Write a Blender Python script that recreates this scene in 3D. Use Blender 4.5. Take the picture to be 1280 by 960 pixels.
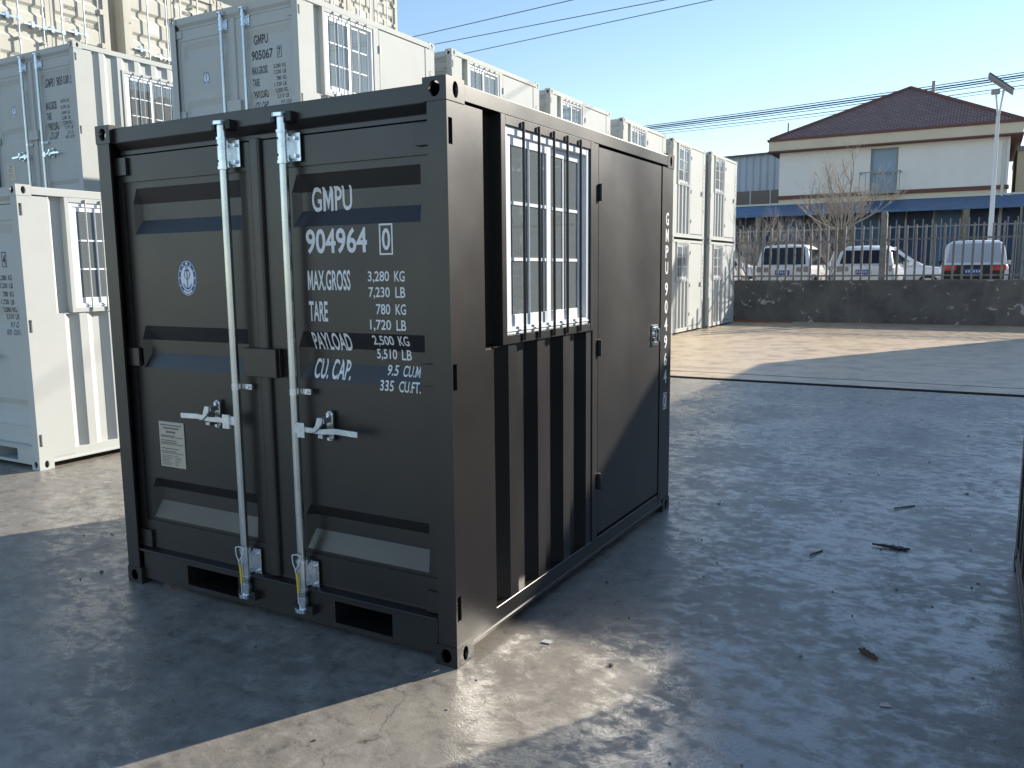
import bpy, bmesh, math, random
from math import sin, cos, pi, radians, sqrt, atan2
from mathutils import Vector, Matrix
random.seed(7)
for o in list(bpy.data.objects): bpy.data.objects.remove(o)
scene = bpy.context.scene
C = scene.collection

# ------------------------------------------------------------------ camera
cam_d = bpy.data.cameras.new('camera'); cam = bpy.data.objects.new('camera', cam_d); C.objects.link(cam)
cam_d.sensor_width = 36.0; cam_d.lens = 36.0*1036.35/1280.0
cam_d.clip_start = 0.05; cam_d.clip_end = 3000
yaw, pitch, roll = -.515, -.136, -.010
fw = Vector((sin(yaw)*cos(pitch), cos(yaw)*cos(pitch), sin(pitch)))
rt = Vector((cos(yaw), -sin(yaw), 0)); up = rt.cross(fw)
r2 = cos(roll)*rt + sin(roll)*up; u2 = -sin(roll)*rt + cos(roll)*up
M = Matrix((r2, u2, -fw)).transposed().to_4x4(); M.translation = Vector((1.721, -2.582, 1.56))
cam.matrix_world = M
scene.camera = cam

# ------------------------------------------------------------------ sky, sun, exposure
SUN = Vector((.555, 1.0, .5)).normalized()
elev = math.asin(SUN.z); azim = atan2(SUN.x, SUN.y)
w = bpy.data.worlds.new('World'); scene.world = w; w.use_nodes = True
nt = w.node_tree; nt.nodes.clear()
sky = nt.nodes.new('ShaderNodeTexSky'); sky.sky_type = 'NISHITA'; sky.sun_disc = False
sky.sun_elevation = elev; sky.sun_rotation = azim
sky.air_density = 1.0; sky.dust_density = 0.0; sky.ozone_density = 1.4; sky.altitude = 50
bg = nt.nodes.new('ShaderNodeBackground'); bg.inputs['Strength'].default_value = 0.093
out = nt.nodes.new('ShaderNodeOutputWorld')
nt.links.new(sky.outputs[0], bg.inputs[0]); nt.links.new(bg.outputs[0], out.inputs[0])
sun_d = bpy.data.lights.new('sun', 'SUN'); sun_d.energy = 4.1; sun_d.angle = radians(0.55); sun_d.color = (1.0, .91, .78)
sun = bpy.data.objects.new('sun', sun_d); C.objects.link(sun)
sun.location = SUN*60; sun.rotation_euler = SUN.to_track_quat('Z', 'Y').to_euler()
scene.view_settings.view_transform = 'Standard'; scene.view_settings.look = 'None'
scene.view_settings.exposure = 1.12; scene.view_settings.gamma = 1.0; scene.view_settings.use_curve_mapping = False
scene.render.resolution_x = 1024; scene.render.resolution_y = 768

# ------------------------------------------------------------------ materials
def mat(name, col, rough=.5, metal=0., spec=.5, noise=None, bump=None, rvar=0., coord='Object', coat=0.):
    """noise=(scale, col2, lo, hi) mottles the colour; bump=(scale, strength, dist); rvar = roughness variation"""
    m = bpy.data.materials.new(name); m.use_nodes = True
    t = m.node_tree; b = t.nodes['Principled BSDF']
    b.inputs['Base Color'].default_value = (*col, 1); b.inputs['Roughness'].default_value = rough
    b.inputs['Metallic'].default_value = metal; b.inputs['Specular IOR Level'].default_value = spec
    b.inputs['Coat Weight'].default_value = coat
    tc = t.nodes.new('ShaderNodeTexCoord')
    if noise:
        n = t.nodes.new('ShaderNodeTexNoise'); n.inputs['Scale'].default_value = noise[0]; n.inputs['Detail'].default_value = 8
        n.inputs['Roughness'].default_value = .65
        t.links.new(tc.outputs[coord], n.inputs['Vector'])
        mr = t.nodes.new('ShaderNodeMapRange'); mr.inputs['From Min'].default_value = noise[2]; mr.inputs['From Max'].default_value = noise[3]
        t.links.new(n.outputs['Fac'], mr.inputs['Value'])
        mx = t.nodes.new('ShaderNodeMix'); mx.data_type = 'RGBA'
        mx.inputs['A'].default_value = (*col, 1); mx.inputs['B'].default_value = (*noise[1], 1)
        t.links.new(mr.outputs[0], mx.inputs['Factor']); t.links.new(mx.outputs['Result'], b.inputs['Base Color'])
        if rvar:
            m2 = t.nodes.new('ShaderNodeMapRange'); m2.inputs['To Min'].default_value = rough-rvar; m2.inputs['To Max'].default_value = rough+rvar
            m2.inputs['From Min'].default_value = .3; m2.inputs['From Max'].default_value = .7
            n2 = t.nodes.new('ShaderNodeTexNoise'); n2.inputs['Scale'].default_value = noise[0]*.6; n2.inputs['Detail'].default_value = 6
            t.links.new(tc.outputs[coord], n2.inputs['Vector']); t.links.new(n2.outputs['Fac'], m2.inputs['Value'])
            t.links.new(m2.outputs[0], b.inputs['Roughness'])
    if bump:
        n3 = t.nodes.new('ShaderNodeTexNoise'); n3.inputs['Scale'].default_value = bump[0]; n3.inputs['Detail'].default_value = 4
        t.links.new(tc.outputs[coord], n3.inputs['Vector'])
        bp = t.nodes.new('ShaderNodeBump'); bp.inputs['Strength'].default_value = bump[1]; bp.inputs['Distance'].default_value = bump[2]
        t.links.new(n3.outputs['Fac'], bp.inputs['Height']); t.links.new(bp.outputs[0], b.inputs['Normal'])
    return m

def glass_mat(name, tint, ior=1.5, rough=.01):
    m = bpy.data.materials.new(name); m.use_nodes = True; t = m.node_tree; t.nodes.clear()
    o = t.nodes.new('ShaderNodeOutputMaterial'); mx = t.nodes.new('ShaderNodeMixShader'); fr = t.nodes.new('ShaderNodeFresnel')
    fr.inputs['IOR'].default_value = ior
    tr = t.nodes.new('ShaderNodeBsdfTransparent'); tr.inputs[0].default_value = (*tint, 1)
    gl = t.nodes.new('ShaderNodeBsdfGlossy'); gl.inputs['Roughness'].default_value = rough; gl.inputs[0].default_value = (.95, .97, .97, 1)
    t.links.new(fr.outputs[0], mx.inputs[0]); t.links.new(tr.outputs[0], mx.inputs[1]); t.links.new(gl.outputs[0], mx.inputs[2])
    df = t.nodes.new('ShaderNodeBsdfDiffuse'); df.inputs[0].default_value = (.52, .60, .62, 1); m2 = t.nodes.new('ShaderNodeMixShader'); m2.inputs[0].default_value = .22
    t.links.new(mx.outputs[0], m2.inputs[1]); t.links.new(df.outputs[0], m2.inputs[2]); t.links.new(m2.outputs[0], o.inputs[0])
    return m

PAL_BLACK = dict(
    paint=mat('black_container_paint', (.0125, .0108, .0102), .37, 0, .68, noise=(2.2, (.018, .0150, .0135), .35, .75), bump=(3.5, .10, .012), rvar=.06),
    text=mat('white_stencil_paint', (.78, .79, .80), .6, noise=(60, (.6, .6, .6), .5, .8)))
PAL_WHITE = dict(
    paint=mat('white_container_paint', (.51, .53, .515), .75, 0, .12, noise=(1.6, (.475, .49, .47), .4, .75), bump=(3.5, .10, .012), rvar=.08),
    text=mat('dark_stencil_paint', (.03, .035, .05), .6, noise=(60, (.08, .08, .09), .5, .8)))
PAL_CREAM = dict(
    paint=mat('cream_container_paint', (.53, .52, .465), .7, 0, .15, noise=(1.2, (.47, .455, .40), .4, .75)),
    text=PAL_WHITE['text'])
M_ZINC = mat('galvanised_steel', (.60, .63, .64), .26, 1.0, .5, noise=(7, (.52, .55, .57), .35, .7), rvar=.05)
M_ZINCB = mat('bright_zinc', (.80, .83, .86), .22, .9, .5, noise=(30, (.6, .65, .7), .4, .7), rvar=.08)
M_RUBBER = mat('black_rubber', (.012, .012, .013), .55)
M_BAR = mat('black_bar_shaded_paint', (.010, .010, .011), .4)  # same black container paint, with the bars' shaded look put into the colour
M_PVC = mat('white_pvc', (.78, .80, .84), .3)
M_GLASS = glass_mat('window_glass', (.72, .80, .77), 2.3)
M_BLUEPRINT = mat('blue_print', (.03, .10, .28), .5)
M_STICKER = mat('sticker_white', (.74, .78, .82), .4)
M_PLATE = mat('aluminium_plate', (.52, .48, .41), .45, .25, noise=(40, (.44, .41, .36), .4, .7))
M_PRINT = mat('plate_print', (.16, .14, .12), .6)
M_YELLOW = mat('yellow_tape', (.70, .48, .03), .5)
M_WIRE = mat('white_cord', (.70, .72, .74), .6)
M_FLOOR = mat('plywood_lining', (.30, .27, .22), .7, noise=(6, (.24, .21, .17), .4, .7))
M_LINING = mat('pale_wall_lining', (.55, .56, .55), .6)

# ------------------------------------------------------------------ mesh helpers
class MB:
    def __init__(s): s.v = []; s.f = []; s.sm = []
    def _add(s, vs, fs, smooth=False):
        k = len(s.v); s.v += [tuple(p) for p in vs]; s.f += [tuple(i+k for i in f) for f in fs]; s.sm += [smooth]*len(fs); return s
    def box(s, x0, x1, y0, y1, z0, z1):
        return s._add([(x0,y0,z0),(x1,y0,z0),(x1,y1,z0),(x0,y1,z0),(x0,y0,z1),(x1,y0,z1),(x1,y1,z1),(x0,y1,z1)],
                      [(0,3,2,1),(4,5,6,7),(0,1,5,4),(1,2,6,5),(2,3,7,6),(3,0,4,7)])
    def prism(s, poly, axis, a, b):
        """extrude a 2D polygon along an axis: 'x' poly=(y,z), 'y' poly=(x,z), 'z' poly=(x,y)"""
        f = {'x': lambda p, t: (t, p[0], p[1]), 'y': lambda p, t: (p[0], t, p[1]), 'z': lambda p, t: (p[0], p[1], t)}[axis]
        n = len(poly); vs = [f(p, a) for p in poly]+[f(p, b) for p in poly]
        ar = sum(poly[i][0]*poly[(i+1) % n][1]-poly[(i+1) % n][0]*poly[i][1] for i in range(n))
        flip = (ar > 0) == (b > a)
        if axis == 'y': flip = not flip
        fs = [tuple(range(n)), tuple(range(2*n-1, n-1, -1))]+[(i, n+i, n+(i+1) % n, (i+1) % n) for i in range(n)]
        if flip: fs = [tuple(reversed(q)) for q in fs]
        return s._add(vs, [tuple(reversed(q)) for q in fs])
    def tube(s, pts, r, n=10, caps=True, smooth=True):
        P = [Vector(p) for p in pts]; rr = r if isinstance(r, (list, tuple)) else [r]*len(P)
        vs = []; fs = []
        prev = None
        for i, p in enumerate(P):
            d = (P[min(i+1, len(P)-1)]-P[max(i-1, 0)]).normalized()
            if prev is None:
                a = d.orthogonal().normalized()
            else:
                a = prev-d*prev.dot(d)
                a = a.normalized() if a.length > 1e-6 else d.orthogonal().normalized()
            prev = a; b = d.cross(a)
            for k in range(n):
                t = 2*pi*k/n; vs.append(p+(a*cos(t)+b*sin(t))*rr[i])
        for i in range(len(P)-1):
            for k in range(n): fs.append((i*n+k, i*n+(k+1) % n, (i+1)*n+(k+1) % n, (i+1)*n+k))
        s._add(vs, fs, smooth)
        if caps:
            s._add(vs[:n], [tuple(reversed(range(n)))]); s._add(vs[-n:], [tuple(range(n))])
        return s
    def disc(s, c, u, v, ru, rv, n=28, r0=0.):
        c, u, v = Vector(c), Vector(u), Vector(v)
        o = [c+u*ru*cos(2*pi*k/n)+v*rv*sin(2*pi*k/n) for k in range(n)]
        if r0 <= 0: return s._add(o, [tuple(range(n))])
        i = [c+u*ru*r0*cos(2*pi*k/n)+v*rv*r0*sin(2*pi*k/n) for k in range(n)]
        return s._add(o+i, [(k, (k+1) % n, n+(k+1) % n, n+k) for k in range(n)])
    def holed(s, c, u, v, hu, hv, ru, rv, depth, n=20):
        """rectangular plate (half sizes hu, hv, spanned by u, v) with an oval hole (ru, rv) and a short inner wall"""
        c, u, v = Vector(c), Vector(u), Vector(v); nn = u.cross(v)
        ang = sorted(set([2*pi*k/n for k in range(n)]+[atan2(b*hv, a*hu) % (2*pi) for a in (1, -1) for b in (1, -1)]))
        o = []; i = []; w_ = []
        for t in ang:
            k = min(hu/abs(cos(t)) if abs(cos(t)) > 1e-9 else 1e9, hv/abs(sin(t)) if abs(sin(t)) > 1e-9 else 1e9)
            o.append(c+u*cos(t)*k+v*sin(t)*k)
            e = c+u*ru*cos(t)+v*rv*sin(t); i.append(e); w_.append(e-nn*depth)
        m = len(ang)
        s._add(o+i+w_, [(k, (k+1) % m, m+(k+1) % m, m+k) for k in range(m)]+[(m+k, m+(k+1) % m, 2*m+(k+1) % m, 2*m+k) for k in range(m)])
        return s
    def mesh(s, name, material, bevel=0.):
        me = bpy.data.meshes.new(name); me.from_pydata(s.v, [], s.f); me.update()
        me.polygons.foreach_set('use_smooth', s.sm)
        if bevel:
            bm = bmesh.new(); bm.from_mesh(me)
            ed = [e for e in bm.edges if len(e.link_faces) == 2 and e.calc_face_angle(0) > .5]
            bmesh.ops.bevel(bm, geom=ed, offset=bevel, offset_type='OFFSET', segments=1, affect='EDGES', clamp_overlap=True)
            bm.to_mesh(me); bm.free()
        me.materials.append(material)
        return me
    def build(s, name, material, parent=None, bevel=0.):
        return link(name, s.mesh(name, material, bevel), parent)

KIDS = {}
def link(name, data, parent=None, loc=None):
    o = bpy.data.objects.new(name, data); C.objects.link(o)
    if parent is not None:
        o.parent = parent; KIDS.setdefault(parent.name, []).append(o)
    if loc is not None: o.location = loc
    return o
def tag(o, label=None, cat=None, group=None, kind=None):
    if label: o['label'] = label
    if cat: o['category'] = cat
    if group: o['group'] = group
    if kind: o['kind'] = kind
    return o
def thing(name, loc=(0, 0, 0), label=None, cat=None, group=None, rz=0.):
    o = link(name, None, None, loc); o.rotation_euler = (0, 0, rz); o.empty_display_size = .2
    return tag(o, label, cat, group)
def kids(o):
    return KIDS.get(o.name, [])
def copy_tree(root, loc, label=None, group=None, rz=None, skip=()):
    r = root.copy(); C.objects.link(r); r.location = loc
    if rz is not None: r.rotation_euler = (0, 0, rz)
    if label: r['label'] = label
    if group: r['group'] = group
    for ch in kids(root):
        if ch.name.split('.')[0] in skip: continue
        c = ch.copy(); C.objects.link(c); c.parent = r
        for g in kids(ch):
            d = g.copy(); C.objects.link(d); d.parent = c
    return r

# text: built from the built-in font, turned into flat meshes that are fitted to a box
_tc = {}
def glyphs(s_, bold=.012):
    key = (s_, bold)
    if key in _tc: return _tc[key]
    cu = bpy.data.curves.new('txt', 'FONT'); cu.body = s_; cu.fill_mode = 'FRONT'; cu.resolution_u = 4; cu.offset = bold
    ob = bpy.data.objects.new('txt', cu); C.objects.link(ob)
    dg = bpy.context.evaluated_depsgraph_get(); me = bpy.data.meshes.new_from_object(ob.evaluated_get(dg))
    vs = [tuple(v.co) for v in me.vertices]; fs = [tuple(p.vertices) for p in me.polygons]
    bpy.data.objects.remove(ob); bpy.data.curves.remove(cu); bpy.data.meshes.remove(me)
    x0 = min(v[0] for v in vs); x1 = max(v[0] for v in vs); y0 = min(v[1] for v in vs); y1 = max(v[1] for v in vs)
    vs = [((v[0]-x0)/(x1-x0), (v[1]-y0)/(y1-y0)) for v in vs]
    # the built-in font's M is tessellated with doubled faces between its strokes: rebuild that letter
    if 'M' in s_:
        par = list(range(len(vs)))
        def root_(k):
            while par[k] != k: k = par[k]
            return k
        for f in fs:
            for k in f[1:]: par[root_(k)] = root_(f[0])
        def hit(p, f):
            sg = [(vs[f[(k+1) % len(f)]][0]-vs[f[k]][0])*(p[1]-vs[f[k]][1])-(vs[f[(k+1) % len(f)]][1]-vs[f[k]][1])*(p[0]-vs[f[k]][0]) for k in range(len(f))]
            return min(sg) > 1e-9 or max(sg) < -1e-9
        cen = [(sum(vs[i][0] for i in f)/len(f), sum(vs[i][1] for i in f)/len(f)) for f in fs]
        bad = {root_(f[0]) for i, f in enumerate(fs) if any(j != i and hit(cen[i], g) for j, g in enumerate(fs))}
        fs = list(fs)
        for b in bad:
            pv = [v for k, v in enumerate(vs) if root_(k) == b]
            x0 = min(v[0] for v in pv); x1 = max(v[0] for v in pv); y0 = min(v[1] for v in pv); y1 = max(v[1] for v in pv)
            fs = [f for f in fs if root_(f[0]) != b]
            q = .20+bold*2
            for poly in (((0, 0), (q, 0), (q, 1), (0, 1)), ((1-q, 0), (1, 0), (1, 1), (1-q, 1)), ((q, .62), (.5, .06), (.5, .46), (q, 1)), ((.5, .06), (1-q, .62), (1-q, 1), (.5, .46))):
                k = len(vs); vs += [(x0+(x1-x0)*a, y0+(y1-y0)*c) for a, c in poly]; par += [k]*4; fs.append((k, k+1, k+2, k+3))
    _tc[key] = (vs, fs); return _tc[key]
def lettering(s_, place, material, parent, cuts=(), bold=.012, name='lettering'):
    """place(u, v) -> point on the surface"""
    vs, fs = glyphs(s_, bold)
    bm = bmesh.new()
    bv = [bm.verts.new((a, b, 0)) for a, b in vs]
    for f in fs:
        try: bm.faces.new([bv[i] for i in f])
        except ValueError: pass
    bmesh.ops.remove_doubles(bm, verts=bm.verts[:], dist=1e-5); bmesh.ops.triangulate(bm, faces=bm.faces[:])
    for c in cuts:
        if 0 < c < 1: bmesh.ops.bisect_plane(bm, geom=bm.verts[:]+bm.edges[:]+bm.faces[:], plane_co=(0, c, 0), plane_no=(0, 1, 0))
    for v in bm.verts: v.co = place(v.co.x, v.co.y)
    me = bpy.data.meshes.new(name); bm.to_mesh(me); bm.free(); me.materials.append(material)
    return link(name, me, parent)

# ------------------------------------------------------------------ small office container (8 ft)
W, L, H = 2.014, 2.544, 2.26
YF, YS, RD = .045, .055, .028            # door frame face, sheet face, recess depth
RECS = [(1.963, 1.892, 1.815, 1.749), (1.313, 1.243, 1.179, 1.106), (.556, .503, .437, .351)]
def sheet_y(z):
    for a, b, c, d in RECS:
        if d <= z <= a:
            if z >= b: return YS+RD*(a-z)/(a-b)
            if z >= c: return YS+RD
            return YS+RD*(z-d)/(c-d)
    return YS
FRONT_TXT = [
 ('MAX.GROSS', -.751, -.521, 1.486, 1.569), ('TARE', -.751, -.648, 1.357, 1.441), ('PAYLOAD', -.748, -.540, 1.236, 1.311), ('CU. CAP.', -.748, -.545, 1.114, 1.198),
 ('3,280', -.430, -.323, 1.516, 1.563), ('KG', -.298, -.247, 1.521, 1.563), ('7,230', -.428, -.322, 1.453, 1.500), ('LB', -.295, -.246, 1.458, 1.500),
 ('780', -.393, -.322, 1.391, 1.433), ('KG', -.296, -.245, 1.391, 1.433), ('1,720', -.426, -.320, 1.323, 1.370), ('LB', -.294, -.246, 1.328, 1.370),
 ('2,500', -.424, -.318, 1.261, 1.306), ('KG', -.294, -.243, 1.266, 1.306), ('5,510', -.418, -.316, 1.203, 1.250), ('LB', -.292, -.243, 1.208, 1.250),
 ('9.5', -.362, -.306, 1.144, 1.187), ('CU.M.', -.282, -.188, 1.143, 1.187), ('335', -.386, -.317, 1.083, 1.126), ('CU.FT.', -.290, -.184, 1.082, 1.126)]
TXT_10 = [
 ('MAX.GROSS', -.751, -.521, 1.476, 1.579), ('TARE', -.751, -.648, 1.347, 1.441), ('PAYLOAD', -.748, -.540, 1.216, 1.311), ('CU. CAP.', -.728, -.545, 1.094, 1.198),
 ('4,250', -.430, -.323, 1.536, 1.583), ('KG', -.298, -.247, 1.541, 1.583), ('9,370', -.428, -.322, 1.458, 1.505), ('LB', -.295, -.246, 1.463, 1.505),
 ('1,000', -.430, -.323, 1.391, 1.433), ('KG', -.296, -.245, 1.391, 1.433), ('2,200', -.426, -.320, 1.323, 1.370), ('LB', -.294, -.246, 1.328, 1.370),
 ('3,250', -.424, -.318, 1.261, 1.306), ('KG', -.294, -.243, 1.266, 1.306), ('7,170', -.418, -.316, 1.203, 1.250), ('LB', -.292, -.243, 1.208, 1.250),
 ('12.2', -.362, -.306, 1.144, 1.187), ('CU.M.', -.282, -.188, 1.143, 1.187), ('430', -.386, -.317, 1.083, 1.126), ('CU.FT.', -.290, -.184, 1.082, 1.126)]

def corr(y0, phase, y1, x_out, depth, pitch=.264, of=.072, sl=.060, inn=.072):
    """corrugated profile points (x, y) from y0 to y1; an outer flat starts at 'phase' (mod pitch)"""
    def xx(y):
        t = (y-phase) % pitch
        if t <= of: return 0.
        if t <= of+sl: return (t-of)/sl
        if t <= of+sl+inn: return 1.
        return 1-(t-of-sl-inn)/sl
    ks = []
    k = math.floor((y0-phase)/pitch)
    while phase+k*pitch < y1+pitch:
        b = phase+k*pitch; ks += [b, b+of, b+of+sl, b+of+sl+inn]; k += 1
    ys = [y0]+[y for y in ks if y0+1e-4 < y < y1-1e-4]+[y1]
    return [(x_out-depth*xx(y), y) for y in ys]
def sheet(mb, prof, z0, z1, th=.004, flip=False):
    """vertical sheet through profile points (x, y), with thickness inwards"""
    n = len(prof); sg = -th if not flip else th
    vs = [(x, y, z0) for x, y in prof]+[(x, y, z1) for x, y in prof]+[(x+sg, y, z0) for x, y in prof]+[(x+sg, y, z1) for x, y in prof]
    fs = []
    for i in range(n-1):
        a, b, c, d = i, i+1, n+i+1, n+i
        fs += [(a, b, c, d), (2*n+b, 2*n+a, 2*n+d, 2*n+c), (d, c, 2*n+c, 2*n+d), (b, a, 2*n+a, 2*n+b)]
    fs += [(0, n, 3*n, 2*n), (n-1, 3*n-1, 4*n-1, 2*n-1)]
    if flip: fs = [tuple(reversed(f)) for f in fs]
    return mb._add(vs, fs)

def casting(pal, root, sx, sy, z0):
    """corner casting with oval holes; sx=+1 right side, sy=-1 door end"""
    dx, dy, dz = .105, .122, .085
    cx = -dx/2 if sx > 0 else -W+dx/2; cy = dy/2 if sy < 0 else L-dy/2; cz = z0+dz/2
    mb = MB()
    X, Y, Z = Vector((1, 0, 0)), Vector((0, 1, 0)), Vector((0, 0, 1))
    fx = cx+sx*dx/2; fy = cy+sy*dy/2
    mb.holed((fx, cy, cz), Y*sx, Z, dy/2, dz/2, .019, .030, .012)
    mb.holed((cx, fy, cz), X*(-sy), Z, dx/2, dz/2, .025, .029, .012)
    top = z0 > 1
    mb.holed((cx, cy, cz+dz/2), X, Y, dx/2, dy/2, .028, .045, .01) if top else mb._add(
        [(cx-dx/2, cy-dy/2, cz+dz/2), (cx+dx/2, cy-dy/2, cz+dz/2), (cx+dx/2, cy+dy/2, cz+dz/2), (cx-dx/2, cy+dy/2, cz+dz/2)], [(0, 1, 2, 3)])
    x0, x1, y0, y1, za, zb = cx-dx/2, cx+dx/2, cy-dy/2, cy+dy/2, z0, z0+dz
    mb._add([(x0, y0, za), (x1, y0, za), (x1, y1, za), (x0, y1, za)], [(3, 2, 1, 0)])
    ix = cx-sx*dx/2; iy = cy-sy*dy/2
    mb._add([(ix, y0, za), (ix, y1, za), (ix, y1, zb), (ix, y0, zb)], [(0, 1, 2, 3)])
    mb._add([(x0, iy, za), (x1, iy, za), (x1, iy, zb), (x0, iy, zb)], [(0, 1, 2, 3)])
    return mb.build('corner_casting', pal['paint'], root)

SLOTS = [(.19, .29), (1.11, 1.21), (2.02, 2.115)]
def leaf(mb, x0, x1, r0, r1):
    """cargo door leaf from x0 to x1 whose pressed recesses run from r0 to r1"""
    zb, zt = .195, 2.115; sb, st = .335, 1.995
    s0, s1 = r0-.05, r1+.05
    # frame: stiles and rails
    for a, b, c, d in ((x0, s0, zb, zt), (s1, x1, zb, zt)): mb.box(a, b, YF, YF+.05, c, d)
    mb.box(s0, s1, YF+.001, YF+.05, st, zt); mb.box(s0, s1, YF+.001, YF+.05, zb, sb)
    # pressed sheet, with end slopes
    zs = [sb]; 
    for a, b, c, d in reversed(RECS): zs += [d, c, b, a]
    zs.append(st)
    xs = [s0, r0, r0+.03, r1-.006, r1, s1]
    vs = []; fs = []
    for z in zs:
        dd = sheet_y(z)-YS
        for i, x in enumerate(xs): vs.append((x, YS+(dd if 2 <= i <= 3 else 0), z))
    n = len(xs)
    for j in range(len(zs)-1):
        for i in range(n-1): fs.append((j*n+i, j*n+i+1, (j+1)*n+i+1, (j+1)*n+i))
    mb._add(vs, fs)
    k = len(vs); mb._add([(x, y+.012, z) for x, y, z in vs], [tuple(reversed(f)) for f in fs])

def window(pal, root, y0, y1, z0, z1):
    """white sliding window behind five steel bars in a steel surround; returns the surround"""
    P = pal['paint']; fwid = .038
    m = MB(); xo = .004
    m.box(-.07, xo, y0, y0+fwid, z0, z1); m.box(-.07, xo, y1-fwid, y1, z0, z1)
    m.box(-.07, xo-.001, y0+fwid, y1-fwid, z1-fwid, z1); m.box(-.07, xo-.001, y0+fwid, y1-fwid, z0, z0+fwid)
    win = m.build('window', P, root, .002)
    a, b, c, d = y0+fwid, y1-fwid, z0+fwid, z1-fwid
    f = MB(); t = .032
    f.box(-.060, -.006, a, a+t, c, d); f.box(-.060, -.006, b-t, b, c, d)
    f.box(-.060, -.007, a+t, b-t, d-t, d); f.box(-.060, -.007, a+t, b-t, c, c+t)
    f.box(-.0068, -.002, a+.004, b-.004, c+.012, c+.020)                       # outer track lip
    f.build('frame', M_PVC, win, .002)
    mid = (a+b)/2
    for i, (ya, yb, x) in enumerate(((a+t-.004, mid+.02, -.016), (mid-.02, b-t+.004, -.032))):
        s_ = MB(); q = .042; za, zb = c+t-.004, d-t+.004
        s_.box(x-.012, x, ya, ya+q, za, zb); s_.box(x-.012, x, yb-q, yb, za, zb)
        s_.box(x-.012, x-.001, ya+q, yb-q, zb-q, zb); s_.box(x-.012, x-.001, ya+q, yb-q, za, za+q+.012)
        s_.build('sash', M_PVC, win, .0015)
        g0, g1, h0, h1 = ya+q, yb-q, za+q+.012, zb-q
        MB().box(x-.009, x-.006, g0, g1, h0, h1).build('pane', M_GLASS, win)
        u = MB(); u.box(x-.0055, x-.002, (g0+g1)/2-.006, (g0+g1)/2+.006, h0, h1); u.build('muntin', M_PVC, win)
        for k in (1, 2):
            zz = h0+(h1-h0)*k/3
            u = MB(); u.box(x-.0056, x-.0018, g0, (g0+g1)/2-.006, zz-.007, zz+.007); u.box(x-.0056, x-.0018, (g0+g1)/2+.006, g1, zz-.007, zz+.007)
            u.build('muntin', M_PVC, win)
    n = 5
    for k in range(n):
        yy = y0+.175+(y1-y0-.35)*k/(n-1)+(-.002 if k % 2 else .001)
        MB().tube([(.0115, yy, z1-.010), (.0115, yy, z0+.008)], .0068, 10).build('security_bar', M_BAR if pal is PAL_BLACK else P, win)
    return win

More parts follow.
